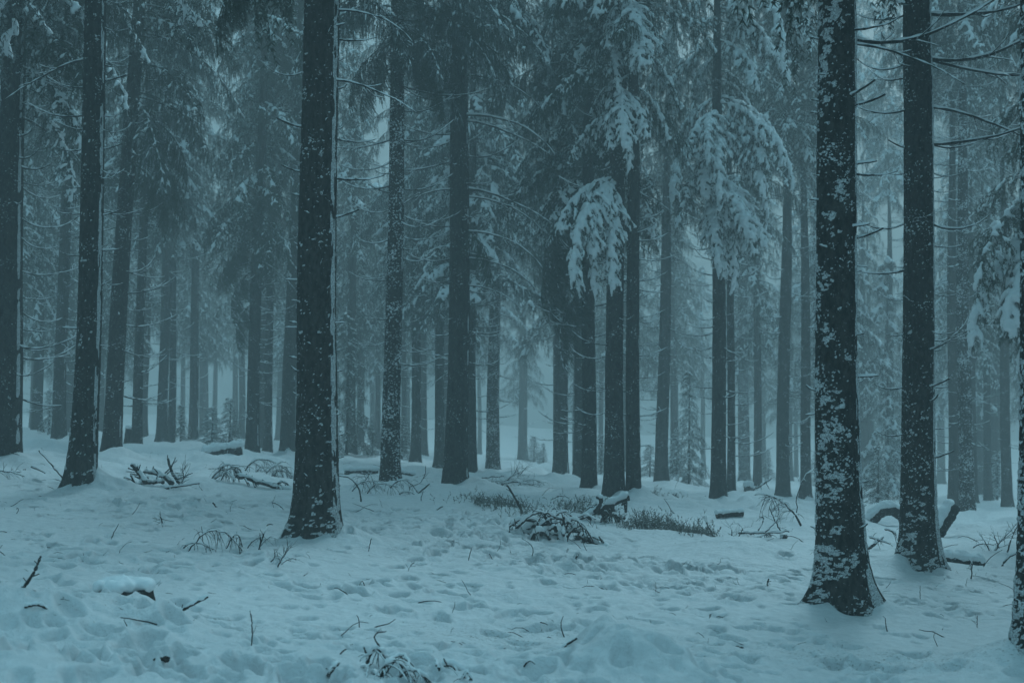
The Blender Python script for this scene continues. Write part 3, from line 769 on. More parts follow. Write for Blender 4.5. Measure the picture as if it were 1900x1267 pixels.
HAND = {
 # photo row of the foot of the branch, azimuth (0 right, 90 away, 180 left, 270 towards the camera), kind, scale
 'main': [(72, 5, 'mid3', .8), (135, 195, 'mid2', .55), (150, 340, 'long3', .62), (20, 350, 'long1', .55), (318, 170, 'stub2', 1.1), (330, 8, 'mid3', 1.0), (235, 172, 'stub2', 1.4), (404, 355, 'stub2', 1.3),
          (255, 20, 'mid1', .7), (520, 178, 'stub1', .9), (600, 176, 'stub0', 1.0), (665, 182, 'stub0', .9), (600, 350, 'stub1', .8), (690, 170, 'stub3', .8), (140, 40, 'mid0', .6), (165, 10, 'stub3', 1.),
          (70, 300, 'stub3', 1.0), (320, 290, 'stub3', .9), (400, 250, 'stub0', .8), (495, 290, 'stub3', .9), (230, 300, 'stub0', .9), (770, 350, 'stub0', .7), (850, 0, 'stub0', .8), (640, 260, 'stub0', .8)],
 'right_near': [(62, 320, 'mid3', .85), (62, 25, 'mid5', .8), (75, 0, 'long0', 1.0), (85, 345, 'long3', .62), (185, 300, 'stub2', 1.4), (195, 5, 'stub2', 1.6), (308, 330, 'stub1', 1.3), (322, 10, 'mid3', .85),
                (443, 350, 'stub2', 1.3), (425, 310, 'stub1', 1.2), (622, 0, 'stub0', .8), (700, 355, 'stub1', 1.3), (895, 350, 'stub0', .8), (75, 185, 'stub0', .8), (190, 190, 'stub0', .8), (505, 0, 'stub0', .6), (590, 10, 'stub0', .5)],
 'right_second': [(28, 170, 'mid4', .8), (25, 10, 'long4', 1.15), (110, 5, 'long2', 1.0), (118, 170, 'mid5', .9), (110, 350, 'long0', 1.2), (200, 350, 'long3', .9), (270, 340, 'long4', .95), (205, 185, 'mid4', .9),
                  (275, 185, 'stub2', 1.2), (320, 160, 'mid0', .5), (322, 350, 'mid2', .55), (418, 330, 'mid5', 1.1), (415, 175, 'mid2', .75), (502, 180, 'mid1', .95), (545, 330, 'mid2', .5), (615, 310, 'mid2', .55),
                  (620, 180, 'mid0', .6), (650, 300, 'stub2', 1.2), (718, 175, 'mid0', .75), (718, 300, 'stub2', 1.4), (720, 350, 'stub1', 1.1), (745, 300, 'stub3', 1.4), (805, 180, 'mid0', .7), (795, 10, 'mid3', .5),
                  (848, 330, 'stub2', 1.2), (850, 5, 'stub0', 1.), (652, 350, 'stub0', .9), (455, 10, 'mid1', .6)],
 'left_second': [(110, 170, 'long3', .75), (150, 10, 'stub2', 1.4), (215, 185, 'long0', .62), (215, 0, 'mid0', .5), (277, 180, 'mid0', .8), (277, 5, 'stub2', 1.2), (345, 165, 'mid0', .6), (397, 185, 'mid3', .6), (400, 0, 'stub2', 1.2),
                 (465, 0, 'stub1', 1.3), (528, 5, 'mid3', .55), (610, 180, 'stub1', 1.3), (690, 180, 'stub0', .8), (775, 180, 'stub0', .6), (460, 20, 'mid0', .6), (640, 0, 'mid0', .5), (120, 0, 'mid2', .4)],
 'snow_hung': [(345, 160, 'long0', .9), (660, 190, 'fine0', .95), (655, 15, 'fine1', 1.05), (660, 330, 'fine3', .45), (725, 195, 'fine3', .75), (720, 150, 'mid0', .8), (765, 185, 'fine0', .8), (768, 5, 'fine1', .95), (725, 10, 'fine3', .7),
               (580, 160, 'fine0', .4), (585, 5, 'fine1', .9), (590, 300, 'fine2', .4), (520, 10, 'fine3', 1.0), (440, 20, 'fine1', 1.1), (400, 15, 'mid4', 1.0), (350, 10, 'long3', .6)],
 'snow_hung_twin': [(595, 5, 'fine0', .6), (700, 10, 'fine3', .6), (480, 0, 'fine1', .8), (828, 5, 'stub1', 1.)],
 'centre': [(140, 0, 'long1', .9), (145, 175, 'long2', .9), (215, 340, 'long1', 1.25), (225, 350, 'long3', 1.1), (290, 0, 'long0', .8), (300, 180, 'long2', .8), (350, 350, 'long3', 1.1), (352, 190, 'long1', .8), (365, 5, 'long1', .9),
            (430, 345, 'long1', 1.0), (420, 200, 'long0', .8), (470, 10, 'long3', .8), (480, 185, 'mid4', 1.1), (480, 350, 'long1', .9), (530, 350, 'long1', .7), (520, 170, 'mid4', .8), (620, 185, 'mid0', 1.0), (615, 5, 'mid1', 1.),
            (560, 330, 'fine0', .7), (672, 5, 'mid0', .6), (675, 180, 'mid0', .9), (640, 300, 'stub2', 1.), (400, 310, 'fine2', .6), (250, 200, 'long0', .9)],
 'centre_left': [(205, 5, 'long0', .7), (260, 180, 'long2', .7), (260, 350, 'long0', .8), (345, 180, 'mid4', 1.2), (350, 5, 'long0', .7), (440, 10, 'fine1', .9), (445, 180, 'mid5', 1.), (480, 355, 'fine0', .9), (520, 190, 'fine3', .8),
                 (595, 5, 'fine0', .5), (650, 5, 'fine1', .7), (400, 0, 'fine2', .9), (300, 160, 'fine2', 1.0), (700, 10, 'mid3', .6), (390, 185, 'fine0', .9), (160, 10, 'long2', .8)],
}
def auto_branches(tree, t, rng, kinds, z0, z1, step, sc):
    z = z0
    while z < z1:
        for k in range(rng.randint(1, 3)):
            az = rng.choice([0, math.pi])+rng.normal(0, .7)
            put_branch(tree, t, kinds[rng.randint(len(kinds))], z+rng.normal(0, .05), az, sc*rng.uniform(.6, 1.25), rng.normal(0, .15))
        z += step*rng.uniform(.7, 1.3)

for key in list(T):
    tree, t = raise_tree(key); rng = np.random.RandomState(t['seed']*7+1)
    ztop = z_at(-40, t['y'])-t['z0']; zc = z_at(t['cb'], t['y'])-t['z0']; t['zc'] = zc
    if key in HAND:
        for (row, az, kind, sc) in HAND[key]: put_branch(tree, t, kind, z_at(row, t['y'])-t['z0'], R(az), sc)
        if key in ('centre', 'centre_left', 'snow_hung', 'left_second', 'right_second'):
            auto_branches(tree, t, rng, ['fine0', 'fine1', 'fine2', 'fine3', 'mid0', 'mid1', 'long0'], 2.0 if t['lod'] else 2.6, ztop, .42, .8 if t['lod'] else .5)
        if key in ('main', 'right_near'): auto_branches(tree, t, rng, ['stub0', 'stub1', 'stub3'], .7, ztop, .38, .8)
    elif t['lod'] == 1:
        auto_branches(tree, t, rng, ['mid0', 'mid1', 'mid3', 'fine0', 'fine3', 'stub2', 'fine1'], 1.0+rng.rand()*.4, min(zc+.8, ztop), .27, 1.0)
        auto_branches(tree, t, rng, ['long0', 'long3', 'fine1', 'fine2', 'mid4'], max(2.6, zc-1.6), min(zc+1.0, ztop), .5, .8)
    elif t['lod'] == 2:
        auto_branches(tree, t, rng, ['mid1', 'fine0', 'fine1'], 1.4, min(zc, 5), .8, .9)

def boughs_auto(key, kinds, n, zlo, zhi, smin=.75, smax=1.15, azs=None):
    t, tree = T[key], TREE[key]; rng = np.random.RandomState(t['seed']*13+5)
    for i in range(n):
        z = zlo+(zhi-zlo)*(i+rng.rand()*.8)/n
        az = rng.uniform(0, 2*math.pi) if azs is None else R(azs[i % len(azs)])+rng.normal(0, .25)
        put_bough(tree, t, kinds[rng.randint(len(kinds))], z, az, rng.uniform(smin, smax), rng.normal(.05, .12), rng.normal(0, .12))
def crown_above(key, z, scale=1.0, k=None):
    t, tree = T[key], TREE[key]; me, sm = CROWN[(t['seed'] if k is None else k) % 3]
    ax, ay = t['axis'](z)
    c = new_obj('crown', me, tree, (ax, ay, z), (0, 0, t['seed']*1.3), scale)
    new_obj('snow', sm, c, kind='stuff')

DK = ['dark0', 'dark1', 'dark2']; MX = ['mixed0', 'mixed1', 'dark1', 'cloak2']; SN = ['cloak0', 'cloak1', 'cloak2', 'mixed0']
for key, t in T.items():
    zc = t['zc']; ztop = z_at(-60, t['y'])-t['z0']
    if t['lod'] == 0:
        crown_above(key, max(zc, ztop)+.5, 1.25); continue
    kinds = {'snow_hung': SN, 'dark_pair_a': SN, 'outside_right': SN, 'lean_right': MX, 'dappled_right': SN, 'snow_hung_twin': ['mixed0', 'dark0', 'cloak2'],
             'centre_left': DK, 'edge_left': ['dark0', 'mixed1', 'mixed0'], 'left_third': ['dark0', 'mixed0', 'dark2'], 'left_slim': DK, 'curtain_tree': DK, 'gap_right': DK+['mixed0'],
             'centre': ['dark1', 'mixed1', 'dark0']}.get(key, ['mixed0', 'mixed1', 'dark0', 'dark1'])
    if t['lod'] == 1:
        zhi = max(ztop, zc+.8); n = int(max(6, min(26, (zhi-zc)*6)))
        if key in ('snow_hung', 'dark_pair_a'): n = 16
        boughs_auto(key, kinds, n, zc+.25, zhi+.3)
        crown_above(key, zhi+1.3 if key in ('snow_hung', 'dark_pair_a', 'dark_pair_b', 'snow_hung_twin', 'centre_left') else zc+.5, .85 if t['y'] > 26 else .75)
    else:
        crown_above(key, max(zc-.2, 2.5), .85)

# boughs the photograph shows one by one: tree, photo row where it leaves the trunk, azimuth, kind, scale, extra droop
for (key, row, az, kind, sc, tilt) in [
    ('pair_front', 380, 195, 'dark2', 1.0, .45), ('pair_front', 420, 188, 'dark2', 1.1, .5), ('pair_front', 455, 200, 'dark2', 1.05, .6), ('pair_front', 500, 192, 'dark1', .85, .75), ('pair_front', 440, 180, 'dark0', .8, .6), ('pair_front', 530, 205, 'dark2', .9, .7),
    ('centre_left', 20, 355, 'dark0', 1.2, .0), ('centre_left', 70, 5, 'dark0', .95, .1), ('centre_left', 100, 330, 'dark2', .8, .25), ('centre_left', 110, 10, 'dark2', .75, .3), ('centre_left', -20, 350, 'dark1', 1.25, -.1), ('centre_left', 50, 280, 'dark0', .8, .2), ('centre_left', 80, 170, 'dark2', .8, .3), ('centre_left', 120, 200, 'dark2', .7, .4),
    ('left_third', 250, 330, 'dark2', 1.1, .4), ('left_third', 120, 320, 'dark0', 1.1, .2), ('left_third', 180, 300, 'dark1', 1.0, .3), ('left_third', 300, 340, 'dark2', .9, .5), ('left_third', 60, 345, 'dark1', 1.1, .1), ('edge_left', 120, 340, 'mixed0', 1.0, .3), ('edge_left', 180, 350, 'mixed1', .9, .4), ('edge_left', 60, 330, 'dark0', 1.1, .2),
    ('centre', 420, 330, 'dark2', .7, .5), ('behind_main', 300, 190, 'dark2', .9, .5), ('behind_main', 380, 205, 'dark1', .8, .6), ('gap_right', 350, 200, 'dark0', 1.0, .4), ('gap_right', 560, 185, 'dark2', .8, .7),
    ('snow_hung', 15, 248, 'cloak2', .66, .25), ('snow_hung', 45, 275, 'cloak0', .62, .3), ('snow_hung', 60, 300, 'cloak2', .58, .35), ('snow_hung', 70, 240, 'cloak1', .5, .4), ('snow_hung', 190, 245, 'cloak2', .62, .4), ('snow_hung', 200, 282, 'cloak1', .52, .45),
    ('snow_hung', 330, 212, 'cloak2', .95, .05), ('snow_hung', 370, 222, 'cloak1', .8, .35), ('snow_hung', 340, 238, 'cloak0', .9, .2), ('snow_hung', 400, 232, 'cloak0', .7, .55), ('snow_hung', 360, 200, 'cloak1', .85, .3),
    ('dark_pair_a', 350, 258, 'cloak2', .9, .35), ('dark_pair_a', 385, 285, 'cloak1', .8, .45), ('dark_pair_a', 345, 245, 'cloak1', .95, .25), ('dark_pair_a', 400, 262, 'cloak0', .75, .5), ('dark_pair_a', 260, 240, 'cloak0', .9, .2), ('dark_pair_a', 210, 228, 'cloak2', .9, .1),
    ('dark_pair_a', 15, 335, 'cloak2', 1.0, .15), ('dark_pair_a', 75, 318, 'cloak2', .95, .25), ('dark_pair_a', 215, 330, 'cloak2', 1.0, .2), ('dark_pair_a', 240, 312, 'cloak0', .95, .25), ('dark_pair_a', 260, 350, 'cloak1', .9, .25),
    ('curtain_tree', 50, 240, 'cloak1', .6, .5), ('curtain_tree', 110, 262, 'cloak2', .55, .55), ('outside_right', 450, 205, 'cloak2', 1.1, .15), ('outside_right', 480, 222, 'cloak1', 1.0, .2), ('outside_right', 540, 210, 'cloak0', .9, .3),
    ('snow_hung', -5, 268, 'cloak0', .95, .15), ('snow_hung', 20, 285, 'cloak2', .85, .1), ('snow_hung', 160, 262, 'cloak0', .78, .3), ('snow_hung', 165, 300, 'cloak2', .72, .3),
    ('snow_hung', 335, 225, 'cloak1', 1.0, .1), ('snow_hung', 345, 205, 'cloak0', .75, .3), ('snow_hung', 350, 250, 'cloak1', .85, .35),
    ('dark_pair_a', 225, 255, 'cloak1', 1.0, .1), ('dark_pair_a', 330, 270, 'cloak0', 1.1, .1), ('dark_pair_a', 360, 300, 'cloak2', 1.0, .3), ('dark_pair_a', 240, 215, 'cloak1', 1.0, .0), ('dark_pair_a', 300, 230, 'mixed0', .9, .3),
    ('dark_pair_a', -60, 320, 'cloak1', 1.15, .1), ('dark_pair_a', 40, 330, 'cloak0', 1.05, .1), ('dark_pair_a', 190, 320, 'cloak1', 1.05, .05), ('dark_pair_a', 180, 345, 'cloak0', 1.0, .1),
    ('curtain_tree', 20, 255, 'cloak2', .8, .4), ('curtain_tree', 90, 285, 'cloak0', .6, .5), ('curtain_tree', 420, 220, 'dark2', 1.05, .45), ('curtain_tree', 460, 195, 'dark2', .95, .5), ('curtain_tree', 380, 235, 'dark1', .9, .4), ('curtain_tree', 500, 250, 'dark2', .75, .6),
    ('centre_left', 40, 10, 'dark0', 1.05, .0), ('centre_left', 10, 340, 'dark1', .95, .05), ('centre_left', 60, 300, 'dark2', .9, .1), ('centre_left', 90, 250, 'dark2', .8, .3), ('centre_left', 30, 200, 'dark0', .9, .1), ('centre_left', 0, 20, 'dark1', 1.1, -.05),
    ('main', -130, 178, 'dark2', .9, .25), ('main', -150, 160, 'dark0', .7, .25), ('main', -60, 20, 'dark1', .55, .2),
    ('outside_right', 395, 190, 'cloak1', 1.15, .0), ('outside_right', 420, 215, 'cloak0', 1.2, .05), ('outside_right', 330, 200, 'mixed0', 1.1, .2), ('outside_right', 500, 200, 'mixed0', .8, .4),
    ('gap_right', 430, 190, 'dark2', 1.0, .5), ('gap_right', 500, 200, 'dark2', .9, .6), ('left_slim', 350, 330, 'dark2', .9, .4), ('left_third', 170, 340, 'dark0', 1.0, .3), ('left_third', 210, 350, 'dark2', 1.0, .3)]:
    t = T[key]; put_bough(TREE[key], t, kind, z_at(row, t['y'])-t['z0'], R(az), sc*{'snow_hung': 1.2, 'dark_pair_a': 1.2, 'outside_right': 1.35}.get(key, 1.0), tilt, .15*math.sin(row*1.7+az))

# ------------------------------------------------------------------ far spruces fading into the mist
FAR_TRUNK = []
for i in range(3):
    t = dict(lod=2, r=.14, seed=60+i, x=0, y=45, z0=0, xt=[.1, -.1, .25][i], bark=0)
    FAR_TRUNK.append(build_trunk(t, 15)[0])
rngf = np.random.RandomState(77); far_xy = []
taken = [(t['x'], t['y']) for t in T.values()]
FAR_LABEL = 'faint far spruce dissolving into the mist behind the nearer trunks'
tries = 0
while len(far_xy) < 34 and tries < 4000:
    tries += 1
    y = rngf.uniform(42, 72); half = y*.40
    x = rngf.uniform(-half, half)
    px = x/y*FPX+CXP
    if 375 < px < 455 or 935 < px < 1025: 
        continue
    if min(math.hypot(x-a, y-b) for a, b in taken+far_xy) < 2.6: continue
    far_xy.append((x, y))
tries = 0
while len(far_xy) < 84 and tries < 4000:                 # the wood goes on beyond
    tries += 1
    y = rngf.uniform(70, 104); x = rngf.uniform(-y*.4, y*.4)
    if min(math.hypot(x-a, y-b) for a, b in far_xy) < 3.6: continue
    far_xy.append((x, y))
tries = 0; shade_tree_xy = []
while len(shade_tree_xy) < 26 and tries < 4000:                # unseen spruces added on both sides to shade ground and mist
    tries += 1
    y = rngf.uniform(9, 27); sgn = rngf.choice([-1, -1, 1]); x = sgn*(y*.43+rngf.uniform(1.3, 6))
    if min(math.hypot(x-a, y-b) for a, b in taken+shade_tree_xy) < 3.0: continue
    shade_tree_xy.append((x, y))
SHORT = {'main': 'thick main trunk', 'right_near': 'nearest snow-plastered trunk', 'right_second': 'second near right trunk', 'left_second': 'second dark trunk', 'edge_left': 'left edge trunk', 'left_third': 'leaning left trunk',
         'left_slim': 'slim trunk by the stump', 'left_back': 'grey trunk on the far left', 'left_misty_pair_a': 'misty touching pair', 'gap_left': 'lone trunk at the gap', 'gap_right': 'grey trunk by the gap', 'gap_right_slim': 'narrow pale trunk',
         'behind_main': 'half hidden grey trunk', 'centre_left': 'snow-sprinkled trunk', 'centre': 'broad central trunk', 'centre_right_a': 'snow-dappled central trunk', 'far_centre': 'lone faint central trunk', 'curtain_tree': 'trunk at the misty opening',
         'pair_front': 'overlapping pair', 'snow_hung': 'snow-hung spruce', 'right_mid_misty': 'misty leaning trunk', 'dark_pair_a': 'dark pair', 'dappled_right': 'dappled right trunk', 'lean_right': 'tapering right trunk',
         'beside_near': 'slim right trunk', 'right_duo_b': 'duo behind the log', 'right_far_slim': 'slim trunk near the right edge'}
far_label = {}
used_l = {}
for i, (x, y) in sorted(enumerate(far_xy), key=lambda q: q[1][1]):
    px = x/y*FPX+CXP; k = min(SHORT, key=lambda q: abs(T[q]['px']-px))
    base = 'faint far spruce in the mist %s of the %s' % ('right' if px > T[k]['px'] else 'left', SHORT[k])
    n_ = used_l.get(base, 0); used_l[base] = n_+1
    far_label[i] = base if n_ == 0 else base.replace('faint far spruce', ['', 'paler spruce further back', 'third and paler spruce', 'fourth and palest spruce', 'hardly visible spruce'][min(n_, 4)])
for i, (x, y) in enumerate(far_xy+shade_tree_xy):
    side = i >= len(far_xy)
    zz = macro_z(x, y)
    tree = thing('spruce_tree', (x, y, zz), 'spruce standing beside the view, outside the frame' if side else far_label[i], 'tree', 'spruces beside the view' if side else 'far spruces in the mist', rngf.uniform(0, 6.28))
    s = rngf.uniform(.75, 1.15)*(1 if side else 1.25)
    new_obj('trunk', FAR_TRUNK[i % 3], tree, scale=(s, s, 1))
    me, sm = CROWN[rngf.randint(3)]
    zc = rngf.uniform(3.4, 6.4)+(1.2 if side else 0)
    c = new_obj('crown', me, tree, (0, 0, zc), (0, 0, rngf.uniform(0, 6)), rngf.uniform(.8, .95)*(1.25 if side else 1)); new_obj('snow', sm, c, kind='stuff')

# young spruces, branched to the ground
def young(px, py, h, label, k, wide=1.0):
    x, y = spot(px, py); z = gz(x, y)
    tree = thing('young_spruce', (x, y, z), label, 'tree')
    g = Geo(); n = 14; tube(g, np.stack([np.linspace(0, .05, n), np.zeros(n), np.linspace(-.2, h, n)], -1), np.linspace(.05, .008, n), 8)
    new_obj('trunk', g.mesh('trunk', M_BARK[1]), tree)
    s = h/11.2
    me, sm = CROWN[k]
    c = new_obj('crown', me, tree, (0, 0, .15), (0, 0, px), (s*1.9*wide, s*1.9*wide, s)); new_obj('snow', sm, c, kind='stuff')
young(643, 848, 4.6, 'hazy young spruce branched to the ground right behind the main trunk', 0, .75)
rngs = np.random.RandomState(31)
for q, (px, py, hh) in enumerate([(425, 832, 1.6), (392, 830, 1.2), (745, 852, 1.5), (990, 858, 1.4), (1008, 862, 1.0), (1115, 880, 1.5), (1205, 885, 1.3), (1255, 888, 2.0), (1425, 893, 1.5), (1520, 905, 1.8), (560, 845, 1.3), (335, 822, 1.2), (1690, 915, 1.6), (1850, 930, 1.8), (90, 808, 1.4), (690, 850, 1.1)]):
    k_ = min(SHORT, key=lambda a: abs(T[a]['px']-px))
    young(px, py, hh, 'small snowy spruce sapling far back %s of the %s' % ('right' if px > T[k_]['px'] else 'left', SHORT[k_]), q % 3, rngs.uniform(.9, 1.5))
young(1278, 899, 3.9, 'thin young spruce with drooping twigs left of the dark pair', 2, .6)
young(1648, 925, 9.0, 'drooping young spruce in the gap between the two near right trunks', 1, .55)
young(1628, 940, 1.5, 'small bushy spruce seedling low between the two near right trunks', 2, 1.0)

# ------------------------------------------------------------------ dead wood and small growth on the snow
def at_px(px, py, y):
    return np.array([(px-CXP)/FPX*y/1.0, y, z_at(py, y)])
def sprig(P, r0, r1, ntw=0, twl=.15, droop=1.0, seed=0, snow=1.0, sides=6, knob=0, n=14):
    """bare twig through three world points, with side twigs"""
    rng = np.random.RandomState(seed); g = Geo(); s = Geo()
    P = [np.array(p, float) for p in P]
    def put(pts, ra, rb, nn, sn):
        rad = np.linspace(ra, rb, len(pts))*(1+.10*rng.normal(size=len(pts)))
        tube(g, pts, rad, nn)
        if sn > 0:
            tn = np.gradient(pts, axis=0); tn /= np.linalg.norm(tn, axis=1, keepdims=True)+1e-9
            lo = np.clip((np.sqrt(np.clip(1-tn[:, 2]**2, 0, 1))-.4)/.35, 0, 1)
            w = (rad*.9+.006*sn)*lo*np.clip(.85+.3*rng.normal(size=len(pts)), .2, 1.3); w[0] *= .5; w[-1] *= .4
            tube(s, pts+np.array([0, 0, 1.])*(rad*.55+w*.45)[:, None], np.maximum(w, .0008), nn)
    t = np.linspace(0, 1, n)[:, None]
    c = 2*P[1]-.5*(P[0]+P[2])
    main = (1-t)**2*P[0]+2*t*(1-t)*c+t*t*P[2]
    L = np.linalg.norm(np.diff(main, axis=0), axis=1).sum()
    main[1:-1] += rng.normal(0, .012*L, (n-2, 3))*.6
    put(main, r0, r1, sides, snow)
    for i in range(knob):
        k = rng.randint(1, n-1); d = rng.normal(size=3); d[2] = abs(d[2]); d /= np.linalg.norm(d)
        put(np.array([main[k], main[k]+d*r0*2.5, main[k]+d*r0*4]), r0*.3, r0*.22, 4, 0)
    for i in range(ntw):
        k = 2+int((n-3)*rng.rand()); tn = main[k]-main[k-1]; tn /= np.linalg.norm(tn)+1e-9
        d = tn*rng.uniform(.3, 1.0)+rng.normal(0, .55, 3); d[2] -= .2*droop
        pts = grow(main[k], d, twl*rng.uniform(.5, 1.25), 6, droop*rng.uniform(.6, 1.4), rng, .08); put(pts, r1*.8, r1*.35, 3, snow*.4)
        if rng.rand() < .6: put(grow(pts[2], d+rng.normal(0, .6, 3), twl*.45, 4, droop, rng, .1), r1*.5, r1*.3, 3, 0)
    return g, s

def frame_of(px, py, dy=0.0):
    x, y = spot(px, py); y += dy; x = (px-CXP)/FPX*y
    zg = gz(x, y); lift = zg-macro_z(x, y)
    return x, y, zg, lift
def world_pts(pts, y, lift, rng, dj=.12):
    out = []
    for (px, py) in pts:
        yy = y+rng.normal(0, dj); p = at_px(px, py, yy); p[2] += lift; out.append(p)
    return out
SEED = [900]
def three(pts):
    if len(pts) == 2:
        (a, b), (c, d) = pts; return [(a, b), ((a+c)/2, (b+d)/2), (c, d)]
    return pts
def single(name, label, cat, pts, r0, r1, ntw=0, twl=.15, droop=.6, snow=1.0, knob=0, dy=0.0, dj=.06, group=None):
    """one stick or twig: its first photo point is its foot in the snow"""
    SEED[0] += 1; rng = np.random.RandomState(SEED[0])
    x, y, zg, lift = frame_of(*pts[0], dy)
    P = world_pts(three(pts), y, lift, rng, dj); o = np.array([P[0][0], P[0][1], zg])
    P[0] = np.array([o[0], o[1], zg-.02])
    g, s = sprig([p-o for p in P], r0*1.15, r1*1.2, ntw, twl, droop, SEED[0], snow, knob=knob)
    ob = new_obj(name, g.mesh(name, M_WOOD), None, tuple(o), label=label, category=cat)
    if group: ob['group'] = group
    if snow > 0: new_obj('snow', s.mesh('snow', M_SNOW), ob, kind='stuff')
    return ob
def pile(name, label, cat, foot, branches, dy=0.0):
    x, y, zg, lift = frame_of(*foot, dy); o = np.array([x, y, zg])
    th = thing(name, tuple(o), label, cat)
    for b in branches:
        SEED[0] += 1; rng = np.random.RandomState(SEED[0])
        pts, r0, r1 = b[0], b[1]*1.3, b[2]*1.2; kw = b[3] if len(b) > 3 else {}
        P = world_pts(three(pts), y+rng.normal(0, .1), lift, rng, .10)
        g, s = sprig([p-o for p in P], r0, r1, seed=SEED[0], **kw)
        ob = new_obj('branch', g.mesh('branch', M_WOOD), th)
        if kw.get('snow', 1) > 0: new_obj('snow', s.mesh('snow', M_SNOW), ob, kind='stuff')
    return th

# brush at the bottom of the frame
tw = dict(ntw=10, twl=.16, droop=1.6, snow=1.0)
pile('brush_pile', 'snow-laden arching dead twigs cut by the bottom edge of the picture', 'brush', (762, 1262), [
    ([(700, 1285), (733, 1234), (775, 1280)], .007, .004, dict(ntw=16, twl=.16, droop=1.8, snow=1.6)), ([(683, 1236), (700, 1210), (722, 1236)], .007, .004, dict(ntw=6, twl=.1, droop=1.5, snow=1.6)),
    ([(700, 1255), (686, 1232), (677, 1207)], .006, .004, dict(snow=.6)), ([(712, 1250), (745, 1222), (766, 1258)], .006, .004, tw), ([(706, 1205), (697, 1186), (718, 1178)], .004, .0025, dict(ntw=5, twl=.04, snow=0)),
    ([(775, 1275), (830, 1240), (872, 1272)], .011, .006, dict(ntw=14, twl=.14, droop=1.6, snow=2.0)), ([(690, 1290), (682, 1262), (690, 1235)], .004, .003, dict(snow=.3)), ([(816, 1250), (812, 1240), (808, 1230)], .005, .004, dict(snow=.5)),
    ([(832, 1242), (828, 1236), (824, 1229)], .004, .003, dict(snow=.3)), ([(672, 1285), (690, 1250), (703, 1262)], .005, .003, tw), ([(735, 1290), (760, 1250), (800, 1272)], .007, .004, tw), ([(850, 1290), (866, 1255), (878, 1285)], .005, .003, tw),
    ([(672, 1246), (690, 1250), (705, 1262)], .008, .005, dict(snow=1.2))])
single('stick', 'thick dark stick end leaning at the bottom edge, left of the arching twigs', 'stick', [(610, 1268), (628, 1242)], .010, .007, snow=.6, knob=2)
single('stick', 'tiny loose stick lying just above the leaning stick end at the bottom', 'stick', [(629, 1234), (645, 1224)], .004, .003, snow=0, dj=0)
single('stick', 'snow-topped stick poking up to the right of the snowy stump', 'stick', [(331, 1157), (389, 1127)], .0095, .008, snow=1.0, knob=2, dj=.02)
single('twig', 'thin upright twig with one side shoot in the left foreground', 'twig', [(470, 1206), (471, 1175), (467, 1145)], .0035, .0022, ntw=2, twl=.06, droop=-.6, snow=0, dj=.01)
single('stick', 'dark stick jutting from the snowy hump at the left edge', 'stick', [(44, 1166), (66, 1140), (80, 1108)], .011, .007, snow=.5, knob=3, dj=.03)
single('stick', 'low curved stick half buried below the hump at the left edge', 'stick', [(52, 1178), (76, 1178), (96, 1190)], .008, .006, snow=.8, dj=.02)
single('stick', 'short dark stick lying by the snow mound at the bottom, right of centre', 'stick', [(1028, 1219), (1069, 1191)], .0085, .006, snow=.5, knob=2, dj=.02)
single('twig', 'small dark twig lying flat just left of the bottom snow mound', 'twig', [(972, 1252), (982, 1247), (992, 1252)], .005, .003, snow=.3, dj=.02)

# sprigs beside the main trunk
pile('dead_sprig', 'arched dead spruce spray with drooping twigs left of the main trunk', 'twig', (415, 1030), [
    ([(352, 1034), (400, 992), (452, 1030)], .006, .003, dict(ntw=26, twl=.17, droop=2.0, snow=.5)), ([(333, 1037), (362, 1016), (398, 1028)], .005, .003, dict(ntw=9, twl=.10, droop=1.4, snow=.5)),
    ([(378, 1012), (378, 998), (376, 985)], .003, .002, dict(snow=0)), ([(420, 1030), (440, 1000), (452, 1022)], .004, .003, dict(ntw=14, twl=.13, droop=2, snow=.3))])
pile('dead_sprig', 'forked upright dead twig with side shoots left of the main trunk foot', 'twig', (482, 1030), [
    ([(480, 1034), (490, 1005), (497, 982)], .007, .004, dict(ntw=8, twl=.12, droop=.2, snow=.5)), ([(497, 984), (502, 981), (508, 982)], .004, .003, dict(snow=0)), ([(460, 1027), (475, 1010), (490, 1006)], .004, .002, dict(ntw=4, twl=.08, snow=.2)),
    ([(483, 1026), (500, 1007), (518, 1010)], .004, .002, dict(ntw=3, twl=.08, snow=.3))])
pile('dead_sprig', 'bushy knobbly dead twig in the snow in front of the main trunk', 'twig', (518, 1055), [
    ([(516, 1058), (528, 1035), (538, 1015)], .0055, .003, dict(ntw=14, twl=.11, droop=-.1, snow=.3)), ([(505, 1045), (512, 1035), (510, 1022)], .004, .002, dict(ntw=8, twl=.07, droop=0, snow=.2)),
    ([(525, 1050), (540, 1040), (554, 1042)], .004, .002, dict(ntw=8, twl=.07, droop=0, snow=.2))])

